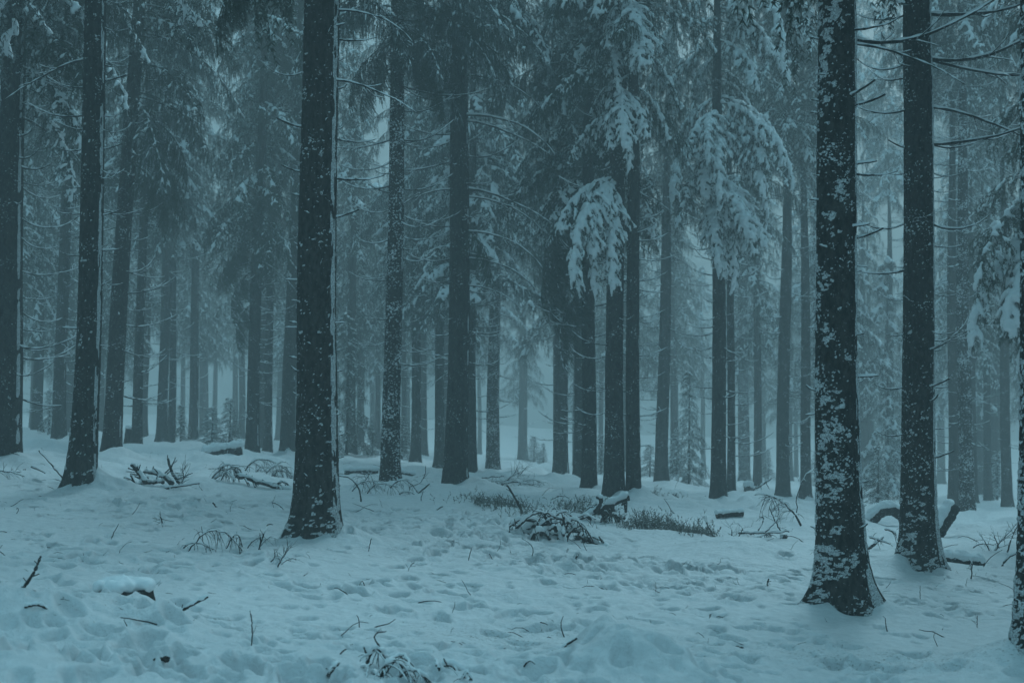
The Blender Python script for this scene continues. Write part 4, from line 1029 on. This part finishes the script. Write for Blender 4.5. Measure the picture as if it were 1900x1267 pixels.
# the heap of snowy branches in the middle
pile('branch_heap', 'heap of thick snow-covered branches and stubs in the middle of the clearing', 'brush', (1040, 1003), [
    ([(948, 990), (960, 966), (1012, 968)], .022, .014, dict(snow=2.6, ntw=5, twl=.2)), ([(956, 998), (985, 975), (1025, 972)], .026, .018, dict(snow=2.6)), ([(970, 1000), (990, 984), (1030, 978)], .022, .015, dict(snow=2.4)),
    ([(1018, 972), (1012, 958), (1005, 942)], .017, .013, dict(snow=.4, knob=6)), ([(1032, 985), (1026, 970), (1016, 952)], .018, .013, dict(snow=.4, knob=6)), ([(1045, 992), (1045, 975), (1046, 958)], .017, .013, dict(snow=.3, knob=6)),
    ([(1068, 996), (1098, 1004), (1131, 1018)], .026, .017, dict(snow=2.2, knob=6, ntw=3, twl=.12)), ([(1036, 997), (1047, 1006), (1058, 1018)], .022, .02, dict(snow=1.8, knob=3)), ([(1030, 1015), (1042, 1009), (1056, 1013)], .02, .015, dict(snow=2.)),
    ([(1046, 985), (1066, 962), (1086, 994)], .013, .007, dict(snow=2.0, ntw=7, twl=.22, droop=1.6)), ([(998, 992), (1000, 962), (1020, 958)], .007, .004, dict(snow=.6)), ([(1058, 1008), (1066, 998), (1074, 988)], .014, .01, dict(snow=1.0, knob=2)),
    ([(1004, 990), (1025, 978), (1040, 1000)], .02, .014, dict(snow=2.2, ntw=4, twl=.15)), ([(1024, 962), (1040, 950), (1054, 948)], .008, .005, dict(snow=1.0, ntw=4, twl=.12)), ([(1020, 1000), (1018, 985), (1030, 975)], .015, .01, dict(snow=1.5)),
    ([(950, 995), (945, 985), (952, 975)], .006, .003, dict(ntw=8, twl=.16, droop=1.5)), ([(1085, 1010), (1092, 1002), (1090, 995)], .01, .008, dict(snow=.5)), ([(1000, 975), (1030, 960), (1060, 970)], .010, .006, dict(snow=1.4, ntw=6, twl=.16)),
    ([(960, 978), (995, 950), (1035, 962)], .014, .008, dict(snow=1.8, ntw=4, twl=.2, droop=1.0)), ([(1010, 1008), (1030, 990), (1075, 985)], .022, .014, dict(snow=2.2, knob=4)), ([(1050, 1000), (1075, 975), (1100, 1002)], .013, .007, dict(snow=1.6, ntw=4, twl=.18, droop=1.0)),
    ([(985, 1003), (1000, 985), (1020, 998)], .018, .012, dict(snow=2.2)), ([(1060, 975), (1080, 955), (1105, 962)], .010, .006, dict(snow=1.4, ntw=4, twl=.18)), ([(1025, 975), (1034, 955), (1028, 938)], .011, .006, dict(snow=.5, ntw=4, twl=.12)),
    ([(1075, 1012), (1085, 995), (1112, 1000)], .012, .008, dict(snow=1.4, ntw=5)), ([(942, 1000), (960, 985), (985, 990)], .016, .010, dict(snow=2.0, ntw=6, twl=.15)), ([(1055, 990), (1062, 965), (1052, 950)], .012, .008, dict(snow=.5, knob=4))])
single('stick', 'straight dark pole standing up behind the branch heap', 'stick', [(970, 957), (957, 933), (941, 907)], .016, .011, snow=.3, knob=4, dj=.03)
pile('fallen_limb', 'snow-topped broken limb with hanging twigs propped against the snow-hung spruce', 'branch', (1118, 972), [
    ([(1076, 968), (1120, 948), (1164, 927)], .016, .040, dict(snow=2.4, ntw=8, twl=.16, droop=1.8)), ([(1122, 955), (1125, 975), (1150, 992)], .03, .012, dict(snow=.6, ntw=4, twl=.15)), ([(1135, 945), (1140, 962), (1158, 966)], .03, .02, dict(snow=.5, ntw=6, twl=.14)),
    ([(1104, 955), (1115, 935), (1108, 928)], .025, .02, dict(snow=1.2)), ([(1148, 972), (1135, 960), (1128, 985)], .02, .01, dict(snow=.8, ntw=4)), ([(1110, 985), (1116, 968), (1120, 960)], .012, .01, dict(snow=1.5)), ([(1075, 968), (1095, 945), (1110, 945)], .007, .004, dict(snow=1., ntw=8, twl=.14))])
single('twig', 'slim twig arching over the snow between branch pole and snow-hung spruce', 'twig', [(1020, 929), (1046, 924), (1063, 939)], .008, .005, snow=.8)

# brush on the left side of the wood
pile('brush_pile', 'pile of broken dark branches left of the misty gap', 'brush', (295, 900), [
    ([(272, 893), (260, 876), (246, 861)], .026, .018, dict(knob=5, snow=1.2, ntw=2)), ([(322, 897), (300, 880), (268, 874)], .026, .017, dict(knob=4, snow=1.6, ntw=3)), ([(336, 895), (322, 876), (313, 849)], .019, .013, dict(snow=.4, ntw=3, twl=.2, droop=0)),
    ([(264, 906), (254, 896), (244, 880)], .014, .009, dict(snow=1.2)), ([(296, 906), (318, 902), (372, 895)], .014, .008, dict(snow=1.6, ntw=4)), ([(262, 898), (280, 893), (300, 892)], .022, .015, dict(snow=2.0)), ([(232, 884), (250, 890), (268, 908)], .008, .006, dict(snow=1., ntw=5)),
    ([(335, 898), (342, 885), (338, 868)], .007, .004, dict(snow=.6, ntw=16, twl=.25, droop=0)), ([(305, 893), (296, 885), (308, 882)], .02, .015, dict(snow=1.5)), ([(245, 903), (258, 898), (272, 905)], .01, .006, dict(snow=1., ntw=8, twl=.15))])
pile('fallen_branch', 'long fallen branch with tangled dead twigs just left of the main trunk', 'branch', (480, 905), [
    ([(440, 888), (490, 903), (545, 918)], .026, .018, dict(snow=1.6, knob=5, ntw=8, twl=.22)), ([(395, 893), (425, 868), (442, 892)], .009, .005, dict(ntw=24, twl=.26, droop=1.6, snow=.8)), ([(400, 888), (418, 878), (436, 898)], .008, .004, dict(ntw=18, twl=.22, droop=1.4, snow=.8)),
    ([(412, 896), (432, 872), (450, 885)], .008, .004, dict(ntw=16, twl=.22, droop=1.4, snow=.6)), ([(395, 897), (402, 892), (412, 886)], .018, .012, dict(snow=1.4)), ([(480, 922), (490, 914), (498, 905)], .012, .008, dict(snow=.6)), ([(505, 912), (525, 900), (540, 912)], .012, .006, dict(ntw=10, snow=.8))])
pile('brush_pile', 'arching rimed brush standing behind the main trunk on its left', 'brush', (505, 880), [
    ([(455, 868), (488, 845), (540, 872)], .011, .005, dict(ntw=26, twl=.34, droop=1.8, snow=1.2)), ([(490, 885), (508, 858), (535, 862)], .010, .005, dict(ntw=26, twl=.3, droop=1.6, snow=1.0)), ([(498, 892), (520, 866), (545, 885)], .010, .005, dict(ntw=22, twl=.28, droop=1.5, snow=.9)),
    ([(465, 890), (476, 870), (485, 858)], .007, .004, dict(ntw=12, twl=.24, droop=.8, snow=.6)), ([(520, 900), (530, 885), (540, 878)], .008, .004, dict(ntw=12, twl=.2, snow=.8))])
single('stick', 'bare stick leaning against the foot of the second dark trunk from the left', 'stick', [(124, 897), (98, 868), (74, 841)], .010, .006, snow=.4, knob=2)
single('stick', 'short dark log end lying right of the second dark trunk from the left', 'stick', [(182, 906), (200, 901), (221, 897)], .018, .014, snow=1.2, knob=1)
pile('brush_pile', 'low fan of twigs at the left picture edge', 'brush', (15, 890), [
    ([(-10, 880), (20, 882), (48, 890)], .008, .004, dict(ntw=8, twl=.25, snow=.8)), ([(-5, 900), (15, 888), (40, 882)], .007, .004, dict(ntw=8, twl=.2, snow=.8)), ([(0, 893), (5, 905), (8, 912)], .005, .003, dict(snow=.4)), ([(60, 872), (75, 878), (86, 884)], .008, .005, dict(snow=.6)), ([(80, 905), (100, 897), (125, 904)], .010, .006, dict(snow=1.))])

# brush between the main trunk and the middle
single('twig', 'curved bare branch bending into the snow right of the main trunk', 'twig', [(671, 935), (658, 897), (622, 887)], .010, .006, snow=.5)
pile('brush_pile', 'tangle of thin snowy twigs left of the broad central trunk', 'brush', (745, 920), [
    ([(680, 925), (700, 900), (738, 905)], .007, .004, dict(ntw=16, twl=.26, droop=1.2, snow=.8)), ([(725, 906), (752, 892), (776, 918)], .009, .004, dict(ntw=18, twl=.24, droop=1.6, snow=1.)), ([(768, 924), (780, 914), (797, 899)], .013, .008, dict(snow=.5)),
    ([(760, 905), (785, 890), (790, 866)], .007, .003, dict(ntw=4, twl=.2, droop=-.3, snow=.4)), ([(740, 920), (765, 915), (790, 938)], .008, .004, dict(ntw=14, twl=.2, droop=1.5, snow=.9)), ([(650, 918), (675, 895), (700, 900)], .007, .004, dict(ntw=12, twl=.24, droop=1.0, snow=.7)),
    ([(747, 938), (755, 932), (764, 928)], .010, .008, dict(snow=.4)), ([(672, 900), (682, 888), (688, 878)], .007, .004, dict(ntw=16, twl=.3, droop=1.5, snow=.7)), ([(660, 932), (672, 931), (687, 932)], .008, .006, dict(snow=.6))])
pile('brush_pile', 'flat spread of thin branches at the right foot of the broad central trunk', 'brush', (930, 900), [
    ([(882, 893), (905, 889), (935, 887)], .011, .007, dict(snow=1., ntw=6, twl=.3)), ([(926, 905), (945, 890), (965, 868)], .009, .004, dict(ntw=18, twl=.35, droop=.2, snow=.8)), ([(928, 904), (960, 898), (1000, 907)], .012, .006, dict(ntw=10, twl=.25, snow=1.)),
    ([(880, 900), (915, 896), (950, 898)], .009, .005, dict(ntw=12, twl=.25, snow=1.2)), ([(950, 900), (968, 880), (975, 872)], .006, .003, dict(ntw=16, twl=.3, droop=.4, snow=.6)), ([(960, 905), (985, 893), (1010, 903)], .008, .004, dict(ntw=14, twl=.25, droop=1., snow=.8)), ([(890, 905), (925, 900), (940, 908)], .010, .006, dict(snow=1.2, ntw=4))])
single('stick', 'small loose stick on open snow between main trunk and branch heap', 'stick', [(807, 943), (822, 936)], .010, .008, snow=.3, dj=.02)

# brush on the right
pile('brush_pile', 'thicket of arching bare twigs left of the nearest snow-plastered trunk', 'brush', (1425, 1000), [
    ([(1484, 976), (1446, 930), (1399, 919)], .012, .005, dict(ntw=26, twl=.26, droop=1.3, snow=.9)), ([(1370, 990), (1415, 990), (1462, 987)], .011, .008, dict(snow=1.2, ntw=5)), ([(1446, 985), (1434, 962), (1426, 942)], .007, .004, dict(ntw=6, twl=.2, droop=-.2, snow=.4)),
    ([(1418, 988), (1436, 970), (1448, 948)], .007, .004, dict(ntw=6, twl=.2, droop=-.2, snow=.4)), ([(1354, 1000), (1356, 985), (1352, 975)], .006, .003, dict(ntw=6, twl=.2, droop=-.2, snow=.3)), ([(1362, 1003), (1375, 985), (1368, 972)], .006, .003, dict(ntw=5, twl=.2, snow=.3)),
    ([(1340, 1012), (1360, 1002), (1372, 1008)], .008, .005, dict(snow=.8, ntw=4)), ([(1384, 1004), (1400, 1000), (1420, 992)], .009, .006, dict(snow=1., ntw=6)), ([(1410, 1014), (1425, 992), (1430, 1018)], .008, .005, dict(snow=.7, ntw=4)), ([(1440, 1010), (1447, 1003), (1456, 996)], .024, .02, dict(snow=1.6)),
    ([(1394, 1008), (1402, 1011), (1412, 1017)], .015, .012, dict(snow=1.2)), ([(1432, 1022), (1458, 1012), (1476, 1046)], .014, .006, dict(ntw=16, twl=.14, droop=1.2, snow=1.6)), ([(1428, 1018), (1440, 1034), (1455, 1044)], .010, .006, dict(ntw=6, twl=.12, snow=.8)), ([(1405, 985), (1415, 965), (1408, 960)], .006, .004, dict(ntw=4, snow=.3)),
    ([(1482, 1048), (1495, 1044), (1512, 1050)], .009, .005, dict(ntw=14, twl=.12, droop=.3, snow=.6))])
single('sapling', 'slender bare sapling bending right under rime beside the nearest snow-plastered trunk', 'sapling', [(1482, 972), (1480, 912), (1517, 866)], .009, .005, ntw=6, twl=.12, droop=-.4, snow=.9)
single('twig', 'crooked forked twig rising from the bilberry patch', 'twig', [(1327, 998), (1312, 975), (1306, 950)], .010, .004, ntw=7, twl=.14, droop=-.5, snow=.4)
single('stick', 'thick bare stick slanting behind the nearest snow-plastered trunk on its right', 'stick', [(1606, 1022), (1635, 998)], .016, .013, snow=.8)
pile('brush_pile', 'small tangle of twigs between the two near right trunks', 'brush', (1622, 1030), [
    ([(1640, 985), (1650, 988), (1660, 995)], .010, .007, dict(snow=.8, ntw=3)), ([(1612, 1000), (1622, 1003), (1648, 1012)], .009, .005, dict(ntw=8, twl=.14, snow=.8)), ([(1605, 1040), (1620, 1030), (1626, 1042)], .008, .005, dict(ntw=12, twl=.1, droop=.4, snow=.8)), ([(1610, 1045), (1618, 1052), (1622, 1062)], .006, .004, dict(ntw=6, twl=.08, snow=.4))])
pile('bare_shrub', 'bare twiggy shrub on the snow near the right edge', 'shrub', (1842, 1030), [
    ([(1840, 1032), (1860, 1005), (1884, 978)], .009, .004, dict(ntw=10, twl=.25, droop=-.2, snow=.7)), ([(1864, 1034), (1876, 1000), (1884, 985)], .009, .004, dict(ntw=8, twl=.2, droop=-.2, snow=.7)), ([(1802, 1024), (1820, 1017), (1840, 1020)], .006, .003, dict(ntw=4, snow=.4)),
    ([(1832, 1030), (1822, 1010), (1815, 1000)], .006, .003, dict(ntw=7, twl=.15, droop=0, snow=.4)), ([(1850, 1025), (1842, 1005), (1840, 998)], .005, .003, dict(ntw=6, twl=.15, droop=0, snow=.3))])
single('stick', 'curved dark branch rising from the snow by the trunk at the right edge', 'stick', [(1853, 1053), (1866, 1036), (1886, 1026)], .013, .009, snow=1.2)
single('twig', 'upright twig with shrivelled leaves right of the second near right trunk', 'twig', [(1797, 1076), (1799, 1055), (1800, 1040)], .006, .004, ntw=9, twl=.10, droop=.2, snow=.3)
single('twig', 'small rimed twig standing in the snow in front of the second near right trunk', 'twig', [(1703, 1118), (1703, 1094)], .003, .002, snow=0)
single('twig', 'thin forked twig in trodden snow near the right edge', 'twig', [(1807, 1168), (1808, 1146)], .003, .002, ntw=3, twl=.05, droop=-.4, snow=0)
single('twig', 'long thin shoot slanting up from open snow on the left', 'twig', [(206, 1005), (214, 988), (223, 970)], .004, .0025, snow=.1)
single('twig', 'short thin twig on the snow right of the main trunk skirt', 'twig', [(684, 1029), (690, 1001)], .0042, .0028, ntw=1, twl=.05, snow=.1)
single('twig', 'single upright thin shoot in trodden snow, middle of the clearing', 'twig', [(869, 1040), (875, 1011)], .004, .0025, ntw=1, twl=.04, snow=.1)
single('twig', 'bowed thin twig in front of the branch heap', 'twig', [(982, 1039), (988, 1018), (968, 1001)], .0038, .0025, snow=.1)
single('twig', 'pair-branched little twig in the trodden snow below the main trunk skirt', 'twig', [(757, 1062), (762, 1052), (770, 1045)], .004, .002, ntw=4, twl=.06, droop=-.5, snow=.1)
single('twig', 'dry curled leaf stalk on smooth snow left of the nearest snow-plastered trunk', 'twig', [(1418, 1090), (1421, 1082), (1424, 1074)], .006, .004, ntw=6, twl=.04, snow=.1)
single('twig', 'stubby dark shoot just below the branch heap', 'twig', [(1066, 1040), (1068, 1034), (1070, 1030)], .008, .005, ntw=6, twl=.05, droop=-.2, snow=.2)
single('twig', 'little sprig on the left snow slope below the broken branch pile', 'twig', [(305, 972), (303, 960), (300, 952)], .006, .004, ntw=7, twl=.12, droop=-.2, snow=.3)
single('twig', 'dark stick end on the left snow slope right of the little sprig', 'twig', [(408, 944), (402, 938), (397, 932)], .010, .008, snow=.2)
single('twig', 'bent thin stick left of the main trunk at knee height', 'twig', [(531, 952), (522, 942), (507, 935)], .007, .005, snow=.4)
def scrap(px, py, label):
    x, y = spot(px, py); z = gz(x, y); rng = np.random.RandomState(int(px))
    g = Geo(); u = np.linspace(-1, 1, 7)
    for k, off in enumerate((0, .012)):
        pts = np.stack([u*.045, .012*np.sin(u*3+k)+off*2, .012+.012*(1-u*u)+rng.normal(0, .002, 7)], -1); tube(g, pts, .014*(1.1-u*u)+.004, 7, .5)
    new_obj('bark_piece', g.mesh('bark_piece', M_WOOD), None, (x, y, z-.03), (0, 0, rng.rand()*6), label=label, category='bark')
scrap(1368, 1190, 'small curled piece of dark bark on the flat track, right of the centre')
scrap(297, 1238, 'dark bark scrap on the trampled snow in the left foreground')
scrap(884, 1170, 'bark scrap lying on the trodden track in the middle foreground')

# ------------------------------------------------------------------ stumps and logs
def cap_mesh(name, pts, rad, seed, voxel=.02, lump=.6):
    return beads_mesh(name, pts, rad, voxel, M_SNOW, lump, seed, 2)
def stump(px, py, r, h, label, seed, tilt=(0, 0), dy=0.0, cap=.09, wood=M_BARK[1]):
    x, y, zg, _ = frame_of(px, py, dy)
    th = thing('tree_stump', (x, y, zg-.05), label, 'stump'); th.rotation_euler = (tilt[0], tilt[1], 0)
    rng = np.random.RandomState(seed); seg = 40; zz = np.concatenate([np.linspace(-.15, h, 22)]); a = np.arange(seg)/seg*2*np.pi
    A, Z = np.meshgrid(a, zz)
    lob = np.maximum(0, np.cos(3*A+seed)*.6+np.cos(2*A-seed)*.4)
    rad = r*(1+.08*fbm3(np.cos(A)*2, np.sin(A)*2, Z*3, seed, 2))+r*(.3+.9*lob)*np.exp(-np.maximum(Z+.05, 0)/.12)*.6+.006*fbm3(np.cos(A)*5, np.sin(A)*5, Z*20, seed+2, 2)
    Z2 = Z+np.where(Z > h*.95, .03*fbm2(np.cos(A)*2+9, np.sin(A)*2, seed, 2), 0)
    g = Geo(); v = np.stack([rad*np.cos(A), rad*np.sin(A), Z2], -1).reshape(-1, 3)
    i = np.arange(len(zz)-1)[:, None]*seg; j = np.arange(seg)[None]; k = (j+1) % seg
    q = np.stack([i+j, i+k, i+seg+k, i+seg+j], -1).reshape(-1, 4)
    top = (len(zz)-1)*seg; v = np.concatenate([v, [[0, 0, h-.01]]])
    t = np.stack([top+np.arange(seg), top+(np.arange(seg)+1) % seg, np.full(seg, len(v)-1)], -1)
    g.add(v, q, t); new_obj('stump_wood', g.mesh('stump_wood', wood), th)
    c, rr = [], []
    for kk in range(46):
        q_ = math.sqrt(rng.rand())*r*1.1; b = rng.uniform(0, 6.28)
        c.append((q_*math.cos(b), q_*math.sin(b), h+cap*.25)); s_ = rng.uniform(.8, 1.1); rr.append((r*.34*s_, r*.34*s_, cap*s_*(1-.30*q_/r)))
    new_obj('snow_cap', beads_mesh('snow_cap', np.array(c), np.array(rr), max(.012, r*.08), M_SNOW, .3, seed, 7), th)
    return th
stump(236, 1122, .165, .155, 'short stump under a thick snow cap in the left foreground', 31, cap=.085)
stump(237, 832, .10, .55, 'small leaning snow-capped stump beside the slim trunk on the far left', 33, (0, .12), cap=.07)
stump(1387, 915, .13, .35, 'round snow-capped stump in the back, right of the dappled trunk', 34, cap=.16)

def log(label, p0, p1, r, seed, lift0=0.0, lift1=0.0, snow=1.0, dy=0.0, mid=None, name='fallen_log', cut=True, bark=0):
    """a log between two photo points (its axis), at the depth of its foot"""
    x, y, zg, lf = frame_of(*p0, dy); rng = np.random.RandomState(seed)
    P0 = np.array([x, y, zg+lift0]); P1 = at_px(p1[0], p1[1], y+.1); P1[2] += lf
    if lift1 is not None: P1[2] = gz(P1[0], P1[1])+lift1
    M = (P0+P1)/2 if mid is None else np.array(mid(P0, P1))
    n = 26; t = np.linspace(0, 1, n)[:, None]; c = 2*M-.5*(P0+P1); pts = (1-t)**2*P0+2*t*(1-t)*c+t*t*P1; pts = pts-P0
    th = thing(name, tuple(P0), label, 'log')
    g = Geo(); tube(g, pts, r*(1+.05*rng.normal(size=n)), 22, cap=False); v, q, tt = g.arrays()
    nz = fbm3(v[:, 0]*9, v[:, 1]*9, v[:, 2]*9, seed, 3)
    ctr = np.repeat(pts, 22, 0); v = ctr+(v-ctr)*(1+.09*nz)[:, None]
    g2 = Geo(); g2.add(v, q); new_obj('log_bark', g2.mesh('log_bark', M_BARK[bark]), th)
    for e, (o, nm) in enumerate(((0, 'cut_end'), ((n-1)*22, 'cut_end'))):
        rim = v[o:o+22]; ctr_ = rim.mean(0); gg = Geo()
        ax = pts[1]-pts[0] if e == 0 else pts[-2]-pts[-1]; ax = ax/np.linalg.norm(ax)
        j = np.arange(22); k = (j+1) % 22; tr = np.stack([j, k, j*0+22], -1)
        gg.add(np.concatenate([rim+ax*.004, [ctr_]]), None, tr[:, ::-1] if e == 0 else tr); new_obj(nm, gg.mesh(nm, M_CUT, False), th)
    if snow > 0:
        C, Rr = [], []
        tn = np.gradient(pts, axis=0); tn /= np.linalg.norm(tn, axis=1, keepdims=True)
        for kk in range(n):
            s_ = np.cross(tn[kk], [0, 0, 1.]); s_ /= np.linalg.norm(s_)+1e-9; up = np.cross(s_, tn[kk])
            ld = .75+.5*noise2(np.array([kk*.35]), np.array([seed*1.]), 4)[0]
            for u in (-.62, -.3, 0, .3, .62):
                C.append(pts[kk]+s_*u*r+up*r*math.sqrt(1-u*u)*.95+rng.normal(0, r*.05, 3)); Rr.append((r*.42*ld, r*.42*ld, r*.42*snow*ld*(1-.35*abs(u))))
            if kk == n-1:
                for u in (-.4, 0, .4): C.append(pts[kk]+tn[kk]*r*.1+s_*u*r+up*r*.7); Rr.append((r*.4,)*3)
        new_obj('snow', cap_mesh('log_snow', np.array(C), np.array(Rr), seed, r*.13), th)
    return th
log('sawn log leaning up out of the snow behind the second near right trunk', (1728, 1005), (1766, 940), .125, 41, -.05, None, .9, 1.2)
log('snow-covered arched log left of the second near right trunk', (1612, 985), (1690, 985), .105, 42, -.02, -.02, 1.6, 2.0, lambda a, b: (a+b)/2+np.array([0, 0, .26]))
log('short thick snow-buried log right of the second near right trunk', (1738, 1048), (1815, 1058), .10, 43, .03, .0, 1.7, .5)
log('dark snow-roofed log lying in the misty gap', (380, 848), (450, 840), .13, 44, .0, .16, 2.0)
log('small dark log with a snow roof right of the bilberry patch', (1328, 968), (1376, 968), .05, 45, .05, .06, 1.8)
log('mossy log end with snow left of the snow-sprinkled trunk', (640, 880), (702, 884), .085, 46, .06, .08, 1.5)
log('low snowy log lying behind the snow-sprinkled trunk on its right', (738, 880), (768, 884), .075, 47, .05, .03, 1.6)
single('fallen_branch', 'crooked dark branch propped up by the round snow-capped stump', 'branch', [(1392, 915), (1408, 908), (1430, 893)], .03, .018, ntw=4, twl=.25, snow=1.4)

# ------------------------------------------------------------------ bilberry patches
def bilberry(px, py, rx, ry, n, hgt, label, seed):
    x, y = spot(px, py); z0 = gz(x, y); rng = np.random.RandomState(seed); g = Geo()
    n = int(n*.75); A_, Q_ = rng.uniform(0, 6.28, n), np.sqrt(rng.rand(n))*1.15
    BX, BY = x+Q_*rx*np.cos(A_)*(1+.3*rng.normal(size=n)), y+Q_*ry*np.sin(A_); BX, BY = BX+.12*np.sin(BY*7+seed), BY+.25*np.sin(BX*9+seed); BZ = hfull(BX, BY)-z0; hgt_ = hgt*(.35+1.0*noise2(BX*5, BY*4, seed))
    for i in range(n):
        bx, by, bz = BX[i], BY[i], BZ[i]
        d = np.array([rng.normal(0, .45), rng.normal(0, .45), 1.]); p = grow((bx-x, by-y, bz-.02), d, hgt_[i]*rng.uniform(.5, 1.2), 4, -.2, rng, .12)
        tube(g, p, np.linspace(.0028, .0014, 5), 3, cap=False)
        for k in range(3):
            q0 = p[rng.randint(1, 5)]; dd = d+rng.normal(0, .7, 3)
            s = grow(q0, dd, hgt*.4, 2, 0, rng, .1); tube(g, s, .0014, 3, cap=False)
            needles(g, s, rng, .02, .020, .012, 2)
    new_obj('bilberry_patch', g.mesh('bilberry_patch', M_LEAF, False), None, (x, y, z0), kind='stuff', label=label, category='shrub')
bilberry(925, 942, .42, .9, 260, .17, 'dark bilberry twigs poking through snow left of the branch heap', 51)
bilberry(1085, 950, .38, .8, 190, .17, 'bilberry twigs between the branch heap and the snow-hung spruce', 52)
bilberry(1235, 988, .50, .8, 420, .18, 'large dark bilberry patch right of the branch heap', 53)
bilberry(1215, 932, .40, .5, 110, .13, 'thin bilberry tuft right of the snow-hung spruce', 54)
bilberry(1300, 1002, .25, .4, 110, .14, 'bilberry tuft at the right end of the large patch', 55)
bilberry(985, 965, .2, .4, 70, .14, 'sparse bilberry shoots beside the standing pole', 56)

# ------------------------------------------------------------------ twig and needle litter fallen on the snow
def litter(n, seed):
    rng = np.random.RandomState(seed); g = Geo()
    px, py = rng.uniform(-60, 1960, n), 838+360*rng.rand(n)**1.7
    xy = np.array([spot(a, b) for a, b in zip(px, py)]); z = hfull(xy[:, 0], xy[:, 1])
    for i in range(n):
        d = rng.normal(size=3); d[2] = abs(d[2])*.5+.05; y = xy[i, 1]
        L = rng.choice([.03, .05, .10, .22], p=[.34, .33, .22, .11])*(1 if y < 16 else 1.5)
        p = grow((xy[i, 0], xy[i, 1], z[i]-.006), d, L, 4, .5, rng, .2); r = .0012+.014*L*rng.uniform(.5, 1.2)
        tube(g, p, np.linspace(r, r*.5, 5), 4)
    new_obj('forest_litter', g.mesh('forest_litter', M_WOOD), None, kind='stuff', label='tiny dark twigs and needles fallen over the snow', category='litter')
litter(1500, 88)

# ------------------------------------------------------------------ haze
def build_haze():
    g = Geo(); x0, x1, y0, y1, z0, z1 = -250, 250, -250, 250, -9, 20
    v = [(x, y, z) for z in (z0, z1) for y in (y0, y1) for x in (x0, x1)]
    g.add(v, [(0, 2, 3, 1), (4, 5, 7, 6), (0, 1, 5, 4), (2, 6, 7, 3), (0, 4, 6, 2), (1, 3, 7, 5)])
    m = bpy.data.materials.new('mist'); m.use_nodes = True; nt = m.node_tree
    nt.nodes.remove(nt.nodes['Principled BSDF'])
    p = nt.nodes.new('ShaderNodeVolumePrincipled'); p.inputs['Density'].default_value = HAZE_DENSITY
    p.inputs['Color'].default_value = (.57, .59, .585, 1); p.inputs['Anisotropy'].default_value = 0.1
    nt.links.new(p.outputs[0], nt.nodes['Material Output'].inputs['Volume'])
    m.cycles.homogeneous_volume = True
    o = new_obj('haze', g.mesh('haze', m, False), kind='stuff')
build_haze()
